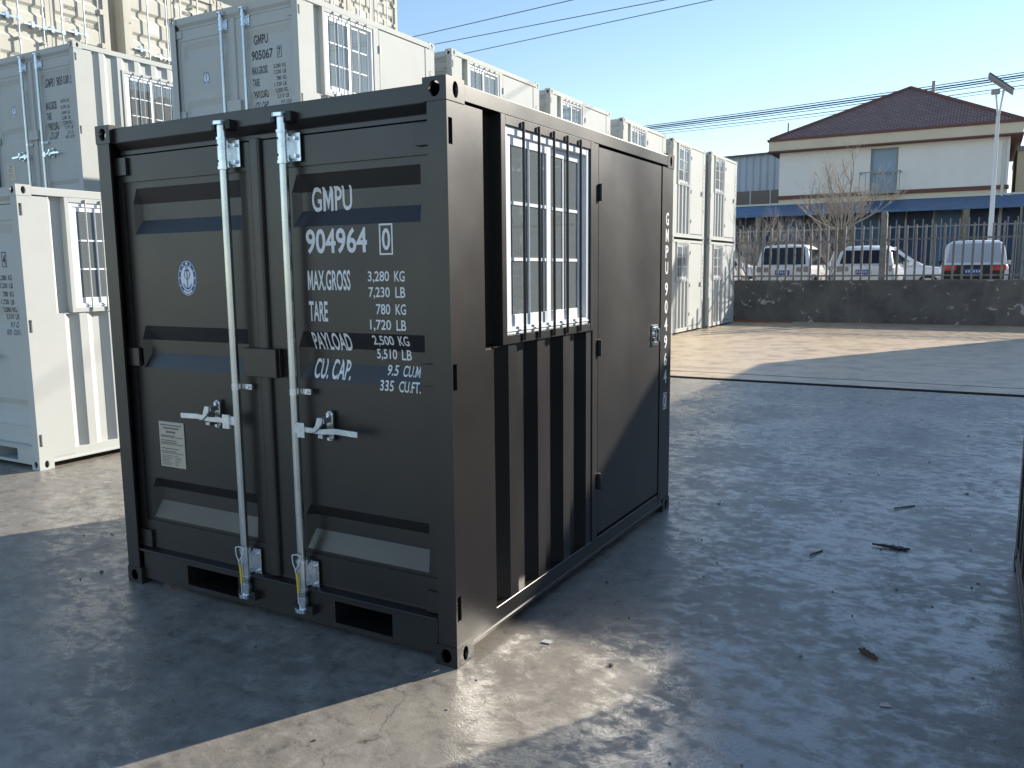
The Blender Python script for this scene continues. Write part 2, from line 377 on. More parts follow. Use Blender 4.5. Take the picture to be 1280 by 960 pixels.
def locking_bar(root, x, side, pal):
    """galvanised rod with brackets, cams, clamp and handle; side=-1 handle to the left"""
    y = .002; m = MB()
    m.tube([(x, y, .10), (x, y, 2.20)], .0185, 16)
    rod = m.build('locking_bar', M_ZINC, root)
    for z0, z1 in ((2.015, 2.125), (.185, .305)):
        b = MB(); b.tube([(x, y, z0), (x, y, z1)], .0235, 16); b.tube([(x, y, z0-.012), (x, y, z0)], .0265, 16); b.tube([(x, y, z1), (x, y, z1+.012)], .0265, 16)
        b.box(x+.018, x+.068, .030, .036, z0-.002, z1+.002); b.box(x+.012, x+.022, .0, .036, z0+.01, z1-.01)
        for zz in (z0+.02, z1-.02): b.tube([(x+.047, .018, zz), (x+.047, .032, zz)], .008, 6)
        b.build('bracket', M_ZINCB, rod, .0012)
        for zz in (z0+.022, z1-.022): MB().tube([(x-.006, y-.0238, zz), (x-.006, y-.021, zz)], .005, 8).build('rivet_hole_shade', M_RUBBER, rod)  # solid black discs, coloured as the dark inside of holes
    for zt, sg in ((2.165, 1), (.115, -1)):
        c = MB(); c.tube([(x, y, zt-.03), (x, y, zt+.03)], .021, 12)
        c.prism([(x-.034, y-.022), (x-.012, y-.034), (x+.022, y-.026), (x+.03, y+.004), (x+.006, y+.028), (x-.03, y+.016)], 'z', zt+sg*.03-.008, zt+sg*.03+.010)
        c.build('cam', M_ZINCB, rod, .002)
        kp = MB(); kp.box(x-.052, x-.030, -.008, .03, zt+sg*.022-.018, zt+sg*.022+.018); kp.box(x+.034, x+.062, -.012, .03, zt+sg*.022-.02, zt+sg*.022+.02)
        kp.box(x-.05, x+.06, .02, .032, zt+sg*.022-.02, zt+sg*.022+.02)
        kp.build('cam_keeper', M_RUBBER if pal is PAL_BLACK else pal['paint'], rod, .002)
    c = MB(); c.tube([(x, y, 1.045), (x, y, 1.072)], .0205, 14); c.box(x+.015, x+.075, .022, .034, 1.046, 1.071); c.tube([(x+.058, .012, 1.058), (x+.058, .024, 1.058)], .007, 6)
    c.build('clamp', M_ZINCB, rod, .001)
    # handle
    s = side; h = MB()
    hx = x+s*.03
    h.box(min(hx, hx+s*.042), max(hx, hx+s*.042), -.024, -.010, .868, .932)
    h.box(min(x, hx), max(x, hx), -.016, .004, .885, .925)
    pts = [(x+s*.055, .915, .893), (x+s*.16, .912, .890), (x+s*.24, .921, .897), (x+s*.355, .917, .893)]
    for (xa, ta, ba), (xb, tb, bb) in zip(pts[:-1], pts[1:]):
        q = [(xa, ba), (xb, bb), (xb, tb), (xa, ta)]
        h.prism(q, 'y', -.019, -.012)
    h.build('handle', M_ZINCB, rod, .0008)
    rx = x+s*.165
    cap = [(rx+.017*cos(t), .968+.017*sin(t)) for t in [pi*k/8 for k in range(9)]]+[(rx+.017*cos(t), .868+.017*sin(t)) for t in [pi+pi*k/8 for k in range(9)]]
    MB().prism(cap, 'y', .030, .0445).build('handle_retainer', M_ZINC, rod, .003)
    for zz in (.968, .866): MB().tube([(rx, .020, zz), (rx, .031, zz)], .0085, 10).build('rivet', M_ZINCB, rod)
    m = MB(); m.prism([(rx-.016, .962), (rx+.014, .962), (rx+.010, .935), (rx-.010, .914), (rx-.034, .896), (rx-.056, .892), (rx-.050, .908), (rx-.030, .926)], 'y', -.027, -.018)
    m.box(rx-.014, rx+.012, -.018, .030, .936, .960); m.build('handle_catch', M_ZINCB, rod, .002)
    MB().box(rx-.020, rx+.006, -.022, .030, .872, .889).build('handle_rest', M_ZINC, rod, .002)
    return rod

def wire_seal(rod, x, z):
    m = MB(); m.tube([(x-.026, -.030, z+.07), (x-.018, -.034, z+.035), (x-.006, -.034, z+.012), (x+.004, -.032, z-.06), (x+.0, -.03, z-.14), (x+.018, -.034, z-.165)], .0022, 6)
    m.tube([(x+.026, -.028, z+.07), (x+.014, -.036, z+.03), (x-.006, -.034, z+.006)], .0022, 6)
    m.tube([(x-.026, -.030, z+.07), (x, -.030, z+.078), (x+.026, -.028, z+.07)], .0025, 6)
    m.build('seal_cord', M_WIRE, rod)
    m = MB(); m.tube([(x+.003, -.035, z-.005), (x+.008, -.036, z-.05), (x+.008, -.035, z-.095)], .0055, 8); m.build('yellow_tape', M_YELLOW, rod)

def office(name, pal, number, digit, table, style='door', txt=True, seals=False, fine=True):
    P = pal['paint']; T = pal['text']; bv = .002 if fine else 0
    root = thing(name)
    for sx in (1, -1):
        for sy in (-1, 1):
            for z0 in (0., H-.085): casting(pal, root, sx, sy, z0)
    # corner posts with hinge slots (door end) and plain posts (far end)
    for sx in (1, -1):
        X = (lambda x: x) if sx > 0 else (lambda x: -W-x)
        def b(m, x0, x1, y0, y1, z0, z1): m.box(min(X(x0), X(x1)), max(X(x0), X(x1)), y0, y1, z0, z1)
        m = MB(); za, zb = .085, H-.085
        b(m, -.09, -.003, .004, .013, za, zb)
        cuts = [za]+[q for s_ in SLOTS for q in s_]+[zb]
        for i in range(0, len(cuts), 2): b(m, -.05, -.003, .013, .040, cuts[i], cuts[i+1])
        b(m, -.03, -.003, .040, .252, za, zb)
        if style == 'door' and sx > 0: b(m, -.03, -.003, .252, .315, za, 1.245)
        m.build('corner_post', P, root)
        m = MB(); y0 = 2.338 if (style == 'door' and sx > 0) else L-.16
        b(m, -.06, -.003, y0, L-.004, za, zb); m.build('corner_post', P, root, bv)
    # rails
    for sx in (1, -1):
        X = (lambda x: x) if sx > 0 else (lambda x: -W-x)
        pts = [(-.06, 2.186), (-.001, 2.186), (-.001, 2.245), (-.005, 2.249), (-.06, 2.249)]
        MB().prism([(X(a), c) for a, c in pts], 'y', .122, L-.122).build('top_rail', P, root, bv)
        pts = [(-.075, .135), (-.006, .135), (-.006, .066), (-.002, .064), (-.002, .046), (-.045, .046), (-.045, .066), (-.03, .12), (-.075, .12)]
        MB().prism([(X(a), c) for a, c in pts], 'y', .122, L-.122).build('bottom_rail', P, root, bv)
    hd = [(.020, 2.244), (.020, 2.176), (.052, 2.142), (.052, 2.121), (.12, 2.121), (.12, 2.244)]
    MB().prism(hd, 'x', -W+.105, -.105).build('header', P, root, bv)
    MB().prism([(L-a, c) for a, c in hd], 'x', -W+.105, -.105).build('header', P, root)
    # sill with two fork pockets
    m = MB(); zs0, zs1 = .030, .175; p0, p1 = .052, .150
    xs = [-W+.105, -1.585, -1.235, -.645, -.335, -.105]
    for i in (0, 2, 4): m.box(xs[i], xs[i+1], .022, .075, zs0, zs1)
    for i in (1, 3):
        m.box(xs[i], xs[i+1], .022, .075, zs0, p0); m.box(xs[i], xs[i+1], .022, .075, p1, zs1)
        m.box(xs[i]-.006, xs[i], .0755, L-.1, p0-.01, p1+.01); m.box(xs[i+1], xs[i+1]+.006, .0755, L-.1, p0-.01, p1+.01)
        m.box(xs[i], xs[i+1], .0755, L-.1, p1+.001, p1+.009); m.box(xs[i], xs[i+1], .0755, L-.1, p0-.011, p0-.002); m.box(xs[i], xs[i+1], .6, .61, p0-.001, p1)
    m.build('door_sill', P, root, 0)
    MB().prism([(.006, .1755), (.006, .186), (.044, .194), (.09, .194), (.09, .1755)], 'x', -W+.096, -.096).build('sill_ledge', P, root, bv)
    MB().box(-W+.105, -.105, L-.08, L-.02, .03, .17).build('rear_sill', P, root)
    # sheets
    if style == 'door':
        m = MB()
        pr = [(-.004, .3152), (-.010, .322), (-.046, .368), (-.046, .385)]+corr(.3851, .445, 1.318, -.008, .038)[1:]
        sheet(m, pr, .135, 1.252); m.build('side_panel', P, root)
        m = MB(); sheet(m, [(-.006, .2525), (-.056, .30), (-.056, .385)], 1.2525, 2.186); m.build('side_panel', P, root)
        MB().box(-.05, -.01, .2525, .385, 1.246, 1.2515).build('panel_return', P, root)
        window(pal, root, .382, 1.302, 1.253, 2.184)
        # door jamb and leaf
        MB().box(-.06, -.002, 1.3025, 1.372, .136, 2.185).build('door_jamb', P, root, bv)
        MB().box(-.055, -.03, 1.372, 2.338, .136, .150).build('door_threshold', P, root)
        d = MB().box(-.045, -.006, 1.382, 2.326, .152, 2.174).build('side_door', P, root, .003)
        for z0 in (1.905, 1.115, .405):
            h = MB(); h.tube([(.006, 1.377, z0), (.006, 1.377, z0+.085)], .011, 10); h.box(-.004, .006, 1.366, 1.372, z0+.01, z0+.075); h.box(-.005, .008, 1.383, 1.398, z0+.004, z0+.081)
            h.build('hinge', M_RUBBER if pal is PAL_BLACK else M_ZINC, d)
        k = MB(); k.box(-.0055, .004, 2.175, 2.275, 1.10, 1.225); k.box(.004, .012, 2.188, 2.262, 1.112, 1.124); k.box(.004, .012, 2.188, 2.262, 1.20, 1.212)
        k.box(.004, .020, 2.250, 2.268, 1.125, 1.20); k.tube([(.003, 2.205, 1.165), (.02, 2.205, 1.165)], .013, 12)
        k.build('latch', M_ZINCB, d, .002)
        k = MB(); k.box(.004, .010, 2.188, 2.246, 1.126, 1.148); k.box(.004, .010, 2.222, 2.246, 1.150, 1.196); k.build('latch_recess_shade', M_RUBBER, d)  # raised black blocks, coloured as the shade inside the latch hollow
        if fine:
            vs = [c for c in number.replace(' ', '')]
            zz = 1.905
            for ch in vs[:4]:
                lettering(ch, lambda u, v, zz=zz: Vector((-.0018, 2.408+.052*u, zz-.078+.078*v)), T, root, bold=.02); zz -= .100
            zz -= .028
            for ch in vs[4:]:
                lettering(ch, lambda u, v, zz=zz: Vector((-.0018, 2.408+.052*u, zz-.084+.084*v)), T, root, bold=.02); zz -= .110
            zz -= .035
            lettering(digit, lambda u, v, zz=zz: Vector((-.0018, 2.412+.044*u, zz-.095+.085*v)), T, root, bold=.02)
            m = MB(); a0, a1, c0, c1 = 2.400, 2.468, zz-.105, zz+.0; t = .006
            for q in ((a0, a1, c0, c0+t), (a0, a1, c1-t, c1), (a0, a0+t, c0+t, c1-t), (a1-t, a1, c0+t, c1-t)):
                m._add([(-.0017, q[0], q[2]), (-.0017, q[1], q[2]), (-.0017, q[1], q[3]), (-.0017, q[0], q[3])], [(0, 1, 2, 3)])
            m.build('digit_box', T, root)
    else:                                  # longer-looking all-corrugated side with a window in the middle
        m = MB(); w0, w1 = .68, 1.60
        sheet(m, corr(.2525, .36, w0, -.008, .038), .135, 2.186); m.build('side_panel', P, root)
        m = MB(); sheet(m, corr(w1, .36, L-.16, -.008, .038), .135, 2.186); m.build('side_panel', P, root)
        m = MB(); sheet(m, corr(w0, .36, w1, -.008, .038), .135, 1.109); m.build('side_panel', P, root); m = MB(); sheet(m, corr(w0, .36, w1, -.008, .038), 2.031, 2.186); m.build('side_panel', P, root)
        window(pal, root, w0, w1, 1.11, 2.03)
    m = MB(); sheet(m, [(-W-x, y) for x, y in corr(.2525, .36, L-.16, -.008, .038)], .135, 2.186, flip=True); m.build('side_panel', P, root)
    m = MB(); rp = [(x, y) for x, y in corr(.0605, .12, W-.0605, 0, .036)]
    n = len(rp)
    m._add([(-y, L-.012+x, .17) for x, y in rp]+[(-y, L-.012+x, 2.12) for x, y in rp], [(i+1, i, n+i, n+i+1) for i in range(n-1)]); m.build('rear_panel', P, root)
    MB().box(-W+.0605, -.0605, .1205, L-.1205, 2.205, 2.222).build('roof_panel', P, root)
    MB().box(-W+.076, -.076, .10, L-.06, .161, .176).build('floor_panel', M_FLOOR, root)
    MB().box(-W+.10, -W+.11, .16, L-.14, .18, 2.20).build('inner_lining', M_LINING, root)
    MB().box(-W+.11, -.066, L-.14, L-.13, .18, 2.20).build('inner_lining', M_LINING, root)
    MB().box(-W+.11, -.066, .16, L-.14, 2.19, 2.20).build('inner_lining', M_LINING, root)
    # cargo doors
    m = MB(); leaf(m, -W+.075, -1.004, -1.845, -1.12); dl = m.build('cargo_door', P, root)
    m = MB(); leaf(m, -.996, -.075, -.82, -.16); dr = m.build('cargo_door', P, root)
    for dd, s, xe in ((dl, -1, -W), (dr, 1, 0.)):
        for z0, z1 in SLOTS:
            h = MB()
            xa, xb = (xe-.165, xe-.035) if s > 0 else (xe+.035, xe+.165)
            h.box(xa, xb, .030, YF-.0005, z0+.006, z1-.006)
            xc = xe-s*.030
            h.tube([(xc, .026, z0+.002), (xc, .026, z1-.002)], .011, 10)
            h.box(min(xe-s*.032, xc-s*.014), max(xe-s*.032, xc-s*.014), .016, .036, z0+.02, z1-.02)
            h.build('hinge', P, dd, .0015)
    g = MB(); g.prism([(-1.035, .044), (-1.030, .030), (-1.022, .024), (-.982, .024), (-.974, .030), (-.969, .044)], 'z', .20, 2.125); g.build('door_gasket', P, root, .002)
    m = MB(); m.box(-1.10, -.905, .0, .0235, 1.11, 1.235); m.box(-1.10, -1.036, .0235, .0445, 1.11, 1.235); m.box(-.968, -.905, .0235, .0445, 1.11, 1.235)
    lb = m.build('lock_box', P, root, .002)
    b1 = locking_bar(root, -1.157, -1, pal); b2 = locking_bar(root, -.808, 1, pal)
    if seals: wire_seal(b1, -1.157, .25); wire_seal(b2, -.808, .27)
    # emblem and data plate on the left door
    e = MB().disc((-1.495, YS-.0012, 1.54), (1, 0, 0), (0, 0, 1), .061, .080).build('emblem', M_STICKER, root)
    MB().disc((-1.495, YS-.0018, 1.54), (1, 0, 0), (0, 0, 1), .058, .077, 28, .76).build('emblem_ring', M_BLUEPRINT, e)
    m = MB()
    for k in range(12):
        t = 2*pi*k/12+pi/2; rr = .0045 if k else .007
        if k not in (5, 6, 7): m.disc((-1.495+.051*cos(t), YS-.0023, 1.54+.0675*sin(t)), (1, 0, 0), (0, 0, 1), rr, rr, 8)
    for t in [pi*1.5+(k-4)*.13 for k in range(9)]: m.disc((-1.495+.051*cos(t), YS-.0023, 1.54+.0675*sin(t)), (1, 0, 0), (0, 0, 1), .004, .006, 6)
    tag(m.build('emblem_marks', M_STICKER, e), kind='stuff')
    m = MB(); ya = YS-.0018
    def rect(x0, x1, z0, z1): m._add([(x0, ya, z0), (x1, ya, z0), (x1, ya, z1), (x0, ya, z1)], [(0, 1, 2, 3)])
    rect(-1.498, -1.492, 1.492, 1.572); rect(-1.511, -1.479, 1.5725, 1.5785); m.disc((-1.495, ya, 1.587), (1, 0, 0), (0, 0, 1), .009, .010, 12, .55)
    for s in (1, -1):
        for k in range(6):
            t0 = -pi/2+s*k*.22; t1 = -pi/2+s*(k+1)*.22
            q = [(-1.495+.030*cos(t0), 1.522+.034*sin(t0)), (-1.495+.030*cos(t1), 1.522+.034*sin(t1)), (-1.495+.024*cos(t1), 1.522+.027*sin(t1)), (-1.495+.024*cos(t0), 1.522+.027*sin(t0))]
            if s < 0: q.reverse()
            m._add([(a, ya, b) for a, b in q], [(0, 1, 2, 3)])
    pts = [(-1.495+.020*cos(t)*(1-.25*t/9), 1.555+.022*sin(t)*(1-.2*t/9)) for t in [k*.5 for k in range(14)]]
    m.tube([(a, ya, b) for a, b in pts], .0016, 5)
    m.build('anchor', M_BLUEPRINT, e)
    pl = MB().box(-1.765, -1.585, YS-.004, YS-.0005, .622, .848).build('data_plate', M_PLATE, root, .0015)
    m = MB(); yb = YS-.0045; rnd = random.Random(5)
    def line(x0, x1, z, hh): m._add([(x0, yb, z), (x1, yb, z), (x1, yb, z+hh), (x0, yb, z+hh)], [(0, 1, 2, 3)])
    line(-1.752, -1.60, .828, .006); line(-1.735, -1.62, .812, .008); line(-1.715, -1.645, .792, .010)
    for z in (.770, .735, .690): line(-1.755, -1.597, z, .004)
    for z in (.776, .752, .742, .712, .698): line(-1.752, -1.752+rnd.uniform(.05, .13), z, .005)
    for i in range(7): line(-1.752, -1.752+rnd.uniform(.05, .10), .678-i*.0075, .003); line(-1.66, -1.66+rnd.uniform(.02, .055), .678-i*.0075, .003)
    m.build('plate_print', M_PRINT, pl)
    if txt:
        def put(s_, x0, x1, z0, z1, bold=.012, dy=.0013):
            cuts = [(q-z0)/(z1-z0) for r in RECS for q in r]
            lettering(s_, lambda u, v: Vector((x0+(x1-x0)*u, sheet_y(z0+(z1-z0)*v)-dy, z0+(z1-z0)*v)), T, root, cuts, bold)
        if style == 'door':
            put(number[:4], -.735, -.520, 1.809, 1.909, .016); put(number[5:], -.752, -.428, 1.636, 1.739, .022)
            put(digit, -.353, -.313, 1.644, 1.730, .02)
            m = MB(); t = .007
            for q in ((-.367, -.300, 1.626, 1.626+t), (-.367, -.300, 1.748-t, 1.748), (-.367, -.367+t, 1.626+t, 1.748-t), (-.300-t, -.300, 1.626+t, 1.748-t)):
                m._add([(q[0], YS-.0012, q[2]), (q[1], YS-.0012, q[2]), (q[1], YS-.0012, q[3]), (q[0], YS-.0012, q[3])], [(0, 1, 2, 3)])
            m.build('digit_box', T, root)
        else:
            put(number[:4], -.765, -.560, 1.765, 1.885, .016); put(number[5:]+' '+digit, -.525, -.185, 1.765, 1.885, .022)
        for s_, x0, x1, z0, z1 in table: put(s_, x0, x1, z0, z1, .02 if x0 < -.5 else .014)
    return root

# ------------------------------------------------------------------ the ground
def ground_mat():
    m = bpy.data.materials.new('yard_concrete'); m.use_nodes = True; t = m.node_tree; b = t.nodes['Principled BSDF']
    N = t.nodes.new; Lk = t.links.new
    tc = N('ShaderNodeTexCoord')
    def noise(scale, detail=8, rough=.62, stretch=None, dist=0.):
        n = N('ShaderNodeTexNoise'); n.inputs['Scale'].default_value = scale; n.inputs['Detail'].default_value = detail
        n.inputs['Roughness'].default_value = rough; n.inputs['Distortion'].default_value = dist
        if stretch:
            mp = N('ShaderNodeMapping'); mp.inputs['Scale'].default_value = stretch[:3]; mp.inputs['Rotation'].default_value = (0, 0, stretch[3])
            Lk(tc.outputs['Object'], mp.inputs['Vector']); Lk(mp.outputs[0], n.inputs['Vector'])
        else: Lk(tc.outputs['Object'], n.inputs['Vector'])
        return n.outputs['Fac']
    def rng(v, a, b_, c=0., d=1.):
        r = N('ShaderNodeMapRange'); r.inputs['From Min'].default_value = a; r.inputs['From Max'].default_value = b_
        r.inputs['To Min'].default_value = c; r.inputs['To Max'].default_value = d; Lk(v, r.inputs['Value']); return r.outputs[0]
    def mix(f, a, b_, mode='MIX'):
        x = N('ShaderNodeMix'); x.data_type = 'RGBA'; x.blend_type = mode
        if isinstance(f, float): x.inputs['Factor'].default_value = f
        else: Lk(f, x.inputs['Factor'])
        for k, q in (('A', a), ('B', b_)):
            if isinstance(q, tuple): x.inputs[k].default_value = (*q, 1)
            else: Lk(q, x.inputs[k])
        return x.outputs['Result']
    big = noise(.55, 6, .6, None, .6); mid = noise(2.1, 10, .68, (1, .8, 1, .3), .5); fine = noise(11, 12, .72, None, .3); grain = noise(90, 3, .6)
    tyre = noise(1.1, 8, .7, (.35, 2.2, 1, .6), .4)
    col = mix(rng(mid, .36, .66), (.175, .157, .134), (.30, .268, .226))
    col = mix(rng(big, .50, .72, 0, .5), col, (.080, .077, .073))
    col = mix(rng(fine, .54, .68, 0, .6), col, (.40, .375, .335))
    col = mix(rng(tyre, .56, .70, 0, .6), col, (.07, .067, .064))
    col = mix(rng(fine, .36, .47, .7, 0), col, (.075, .070, .066))
    speck = noise(140, 4, .7)
    col = mix(rng(speck, .60, .72, 0, .55), col, (.42, .40, .36)); col = mix(rng(speck, .30, .40, .55, 0), col, (.06, .056, .052))
    vor = N('ShaderNodeTexVoronoi'); vor.feature = 'DISTANCE_TO_EDGE'; vor.inputs['Scale'].default_value = .55; vor.inputs['Randomness'].default_value = 1
    wob = N('ShaderNodeTexNoise'); wob.inputs['Scale'].default_value = 2.5; wob.inputs['Detail'].default_value = 8; Lk(tc.outputs['Object'], wob.inputs['Vector'])
    va = N('ShaderNodeVectorMath'); va.operation = 'MULTIPLY_ADD'; Lk(wob.outputs['Color'], va.inputs[0]); va.inputs[1].default_value = (.9, .9, 0); Lk(tc.outputs['Object'], va.inputs[2])
    Lk(va.outputs[0], vor.inputs['Vector'])
    crack = rng(vor.outputs['Distance'], .0, .005, 1, 0); keep = rng(noise(.5, 3), .44, .54, 0, .85)
    mm = N('ShaderNodeMath'); mm.operation = 'MULTIPLY'; Lk(crack, mm.inputs[0]); Lk(keep, mm.inputs[1])
    col = mix(mm.outputs[0], col, (.05, .05, .05))
    film0 = noise(11, 14, .74, (.85, 1.1, 1, .15), .25); filmb = noise(1.3, 6, .6, None, .3)
    fs_ = N('ShaderNodeMath'); fs_.operation = 'MULTIPLY_ADD'; Lk(filmb, fs_.inputs[0]); fs_.inputs[1].default_value = .55; Lk(film0, fs_.inputs[2])
    film = rng(fs_.outputs[0], .275, 1.275, 0, 1)
    col = mix(rng(film, .46, .60, 0, .5), col, (.36, .335, .29))
    Lk(col, b.inputs['Base Color'])
    ra = rng(film, .43, .58, .48, .17)
    rb = rng(fine, .3, .7, -.05, .14)
    ad = N('ShaderNodeMath'); ad.operation = 'ADD'; Lk(ra, ad.inputs[0]); Lk(rb, ad.inputs[1]); Lk(ad.outputs[0], b.inputs['Roughness'])
    b.inputs['Specular IOR Level'].default_value = 1.0
    h = N('ShaderNodeMath'); h.operation = 'ADD'; Lk(fine, h.inputs[0]); Lk(grain, h.inputs[1])
    bp = N('ShaderNodeBump'); bp.inputs['Strength'].default_value = .22; bp.inputs['Distance'].default_value = .006; Lk(h.outputs[0], bp.inputs['Height'])
    Lk(bp.outputs[0], b.inputs['Normal'])
    return m
M_YARD = ground_mat()
M_APRON = mat('old_concrete', (.60, .47, .315), .38, 0, .9, noise=(2.2, (.33, .255, .175), .46, .66), bump=(25, .35, .008), coord='Object')
M_EARTH = mat('earth', (.12, .10, .08), .9, noise=(.5, (.17, .15, .12), .4, .7))
def flat(name, x0, x1, y0, y1, z, m, kind='structure', th=0.):
    mb = MB()
    if th: mb.box(x0, x1, y0, y1, z-th, z)
    else: mb._add([(x0, y0, z), (x1, y0, z), (x1, y1, z), (x0, y1, z)], [(0, 1, 2, 3)])
    return tag(mb.build(name, m), kind=kind)
flat('ground', -900, 900, -900, 900, -.09, M_EARTH)
flat('concrete_yard', -45, 45, -45, 8.92, 0, M_YARD, th=.08)
apron = flat('concrete_apron', -45, 45, 9.135, 22.5, .004, M_APRON, th=.084)
flat('street_ground', -60, 60, 22.74, 90, .6, mat('street_asphalt', (.10, .10, .10), .9, noise=(3, (.14, .14, .135), .4, .7)), th=.68)
M_JOINT = mat('joint_filler', (.035, .033, .031), .9)
MB().box(-45, 45, 9.10, 9.1345, -.085, .0035).build('groove_shade_strip', M_JOINT, apron)  # dark strip added over the slab face; its colour gives the groove's shade
tag(MB().box(-45, 45, 8.925, 9.095, -.089, -.075).build('drain_channel', M_JOINT), kind='structure')
for (x0, y0, x1, y1) in ((-45, 9.70, 45, 9.715),):
    MB().box(x0, x1, y0, y1, .0045, .0075).build('joint_line', M_JOINT, apron)

# ------------------------------------------------------------------ small containers
hero = office('office_container', PAL_BLACK, 'GMPU 904964', '0', FRONT_TXT, seals=True)
tag(hero, 'black office container lettered 904964 with silver locking bars and a barred window', 'container', 'office containers')
blk = copy_tree(hero, (1.945+W, -.175, 0), 'black container without lettering facing the barred window of the lettered black one', skip=('lettering', 'digit_box'))

GW = 'white office containers'
wA = office('office_container', PAL_WHITE, 'GMPU 905067', '7', FRONT_TXT)
wA.location = (-4.76, 4.34, H)
tag(wA, 'white office container numbered 905067, upper one of the near end stack of the white row', 'container', GW)
wN = office('office_container', PAL_WHITE, 'GMPU 905059', '4', FRONT_TXT)
wN.location = (-4.80, 1.22, 0)
tag(wN, 'single white office container on the ground, nothing stacked on it', 'container', GW)
wS = office('office_container', PAL_WHITE, 'GMPU 905100', '5', TXT_10, style='corr')
wS.location = (-8.55, 4.30, H)
tag(wS, 'white container with corrugated side around its window, upper one of its stack', 'container', GW)
copy_tree(wS, (-8.55, 4.30, 0), 'white container with corrugated side, lower one under the corrugated one with a window')
SKIP = ()
copy_tree(wA, (-4.76, 4.34, 0), 'white office container under the one numbered 905067', skip=('lettering', 'digit_box'))
ORD = ['fifth', 'fourth', 'third', 'second', 'first']
for i, (y, x) in enumerate(((7.14, -4.66), (10.03, -4.64), (13.17, -4.62), (16.16, -4.60), (18.86, -4.50))):
    for k in (1, 0):
        front_gone = True
        c = copy_tree(wA, (x, y, k*H), 'white office container, %s one of the %s stack from the dark boundary wall' % ('upper' if k else 'lower', ORD[i]))
for i, y in enumerate((9.42, 12.17, 14.92, 17.67)):
    if i < 2:
        for k in (1, 0): copy_tree(wA, (7.70, y-.9, k*H), 'unseen white container set behind the facing stacks for its shade, %s of the %s pair' % (['lower', 'upper'][k], ['first', 'second'][i]))  # unseen second column, set forward to cut down the sunlit patch
    for k in (1, 0):
        copy_tree(wA, (3.60+W, y, k*H), 'white container facing the white row, %s of the %s stack from the yard joint' % ('upper' if k else 'lower', ['first', 'second', 'third', 'fourth'][i]))

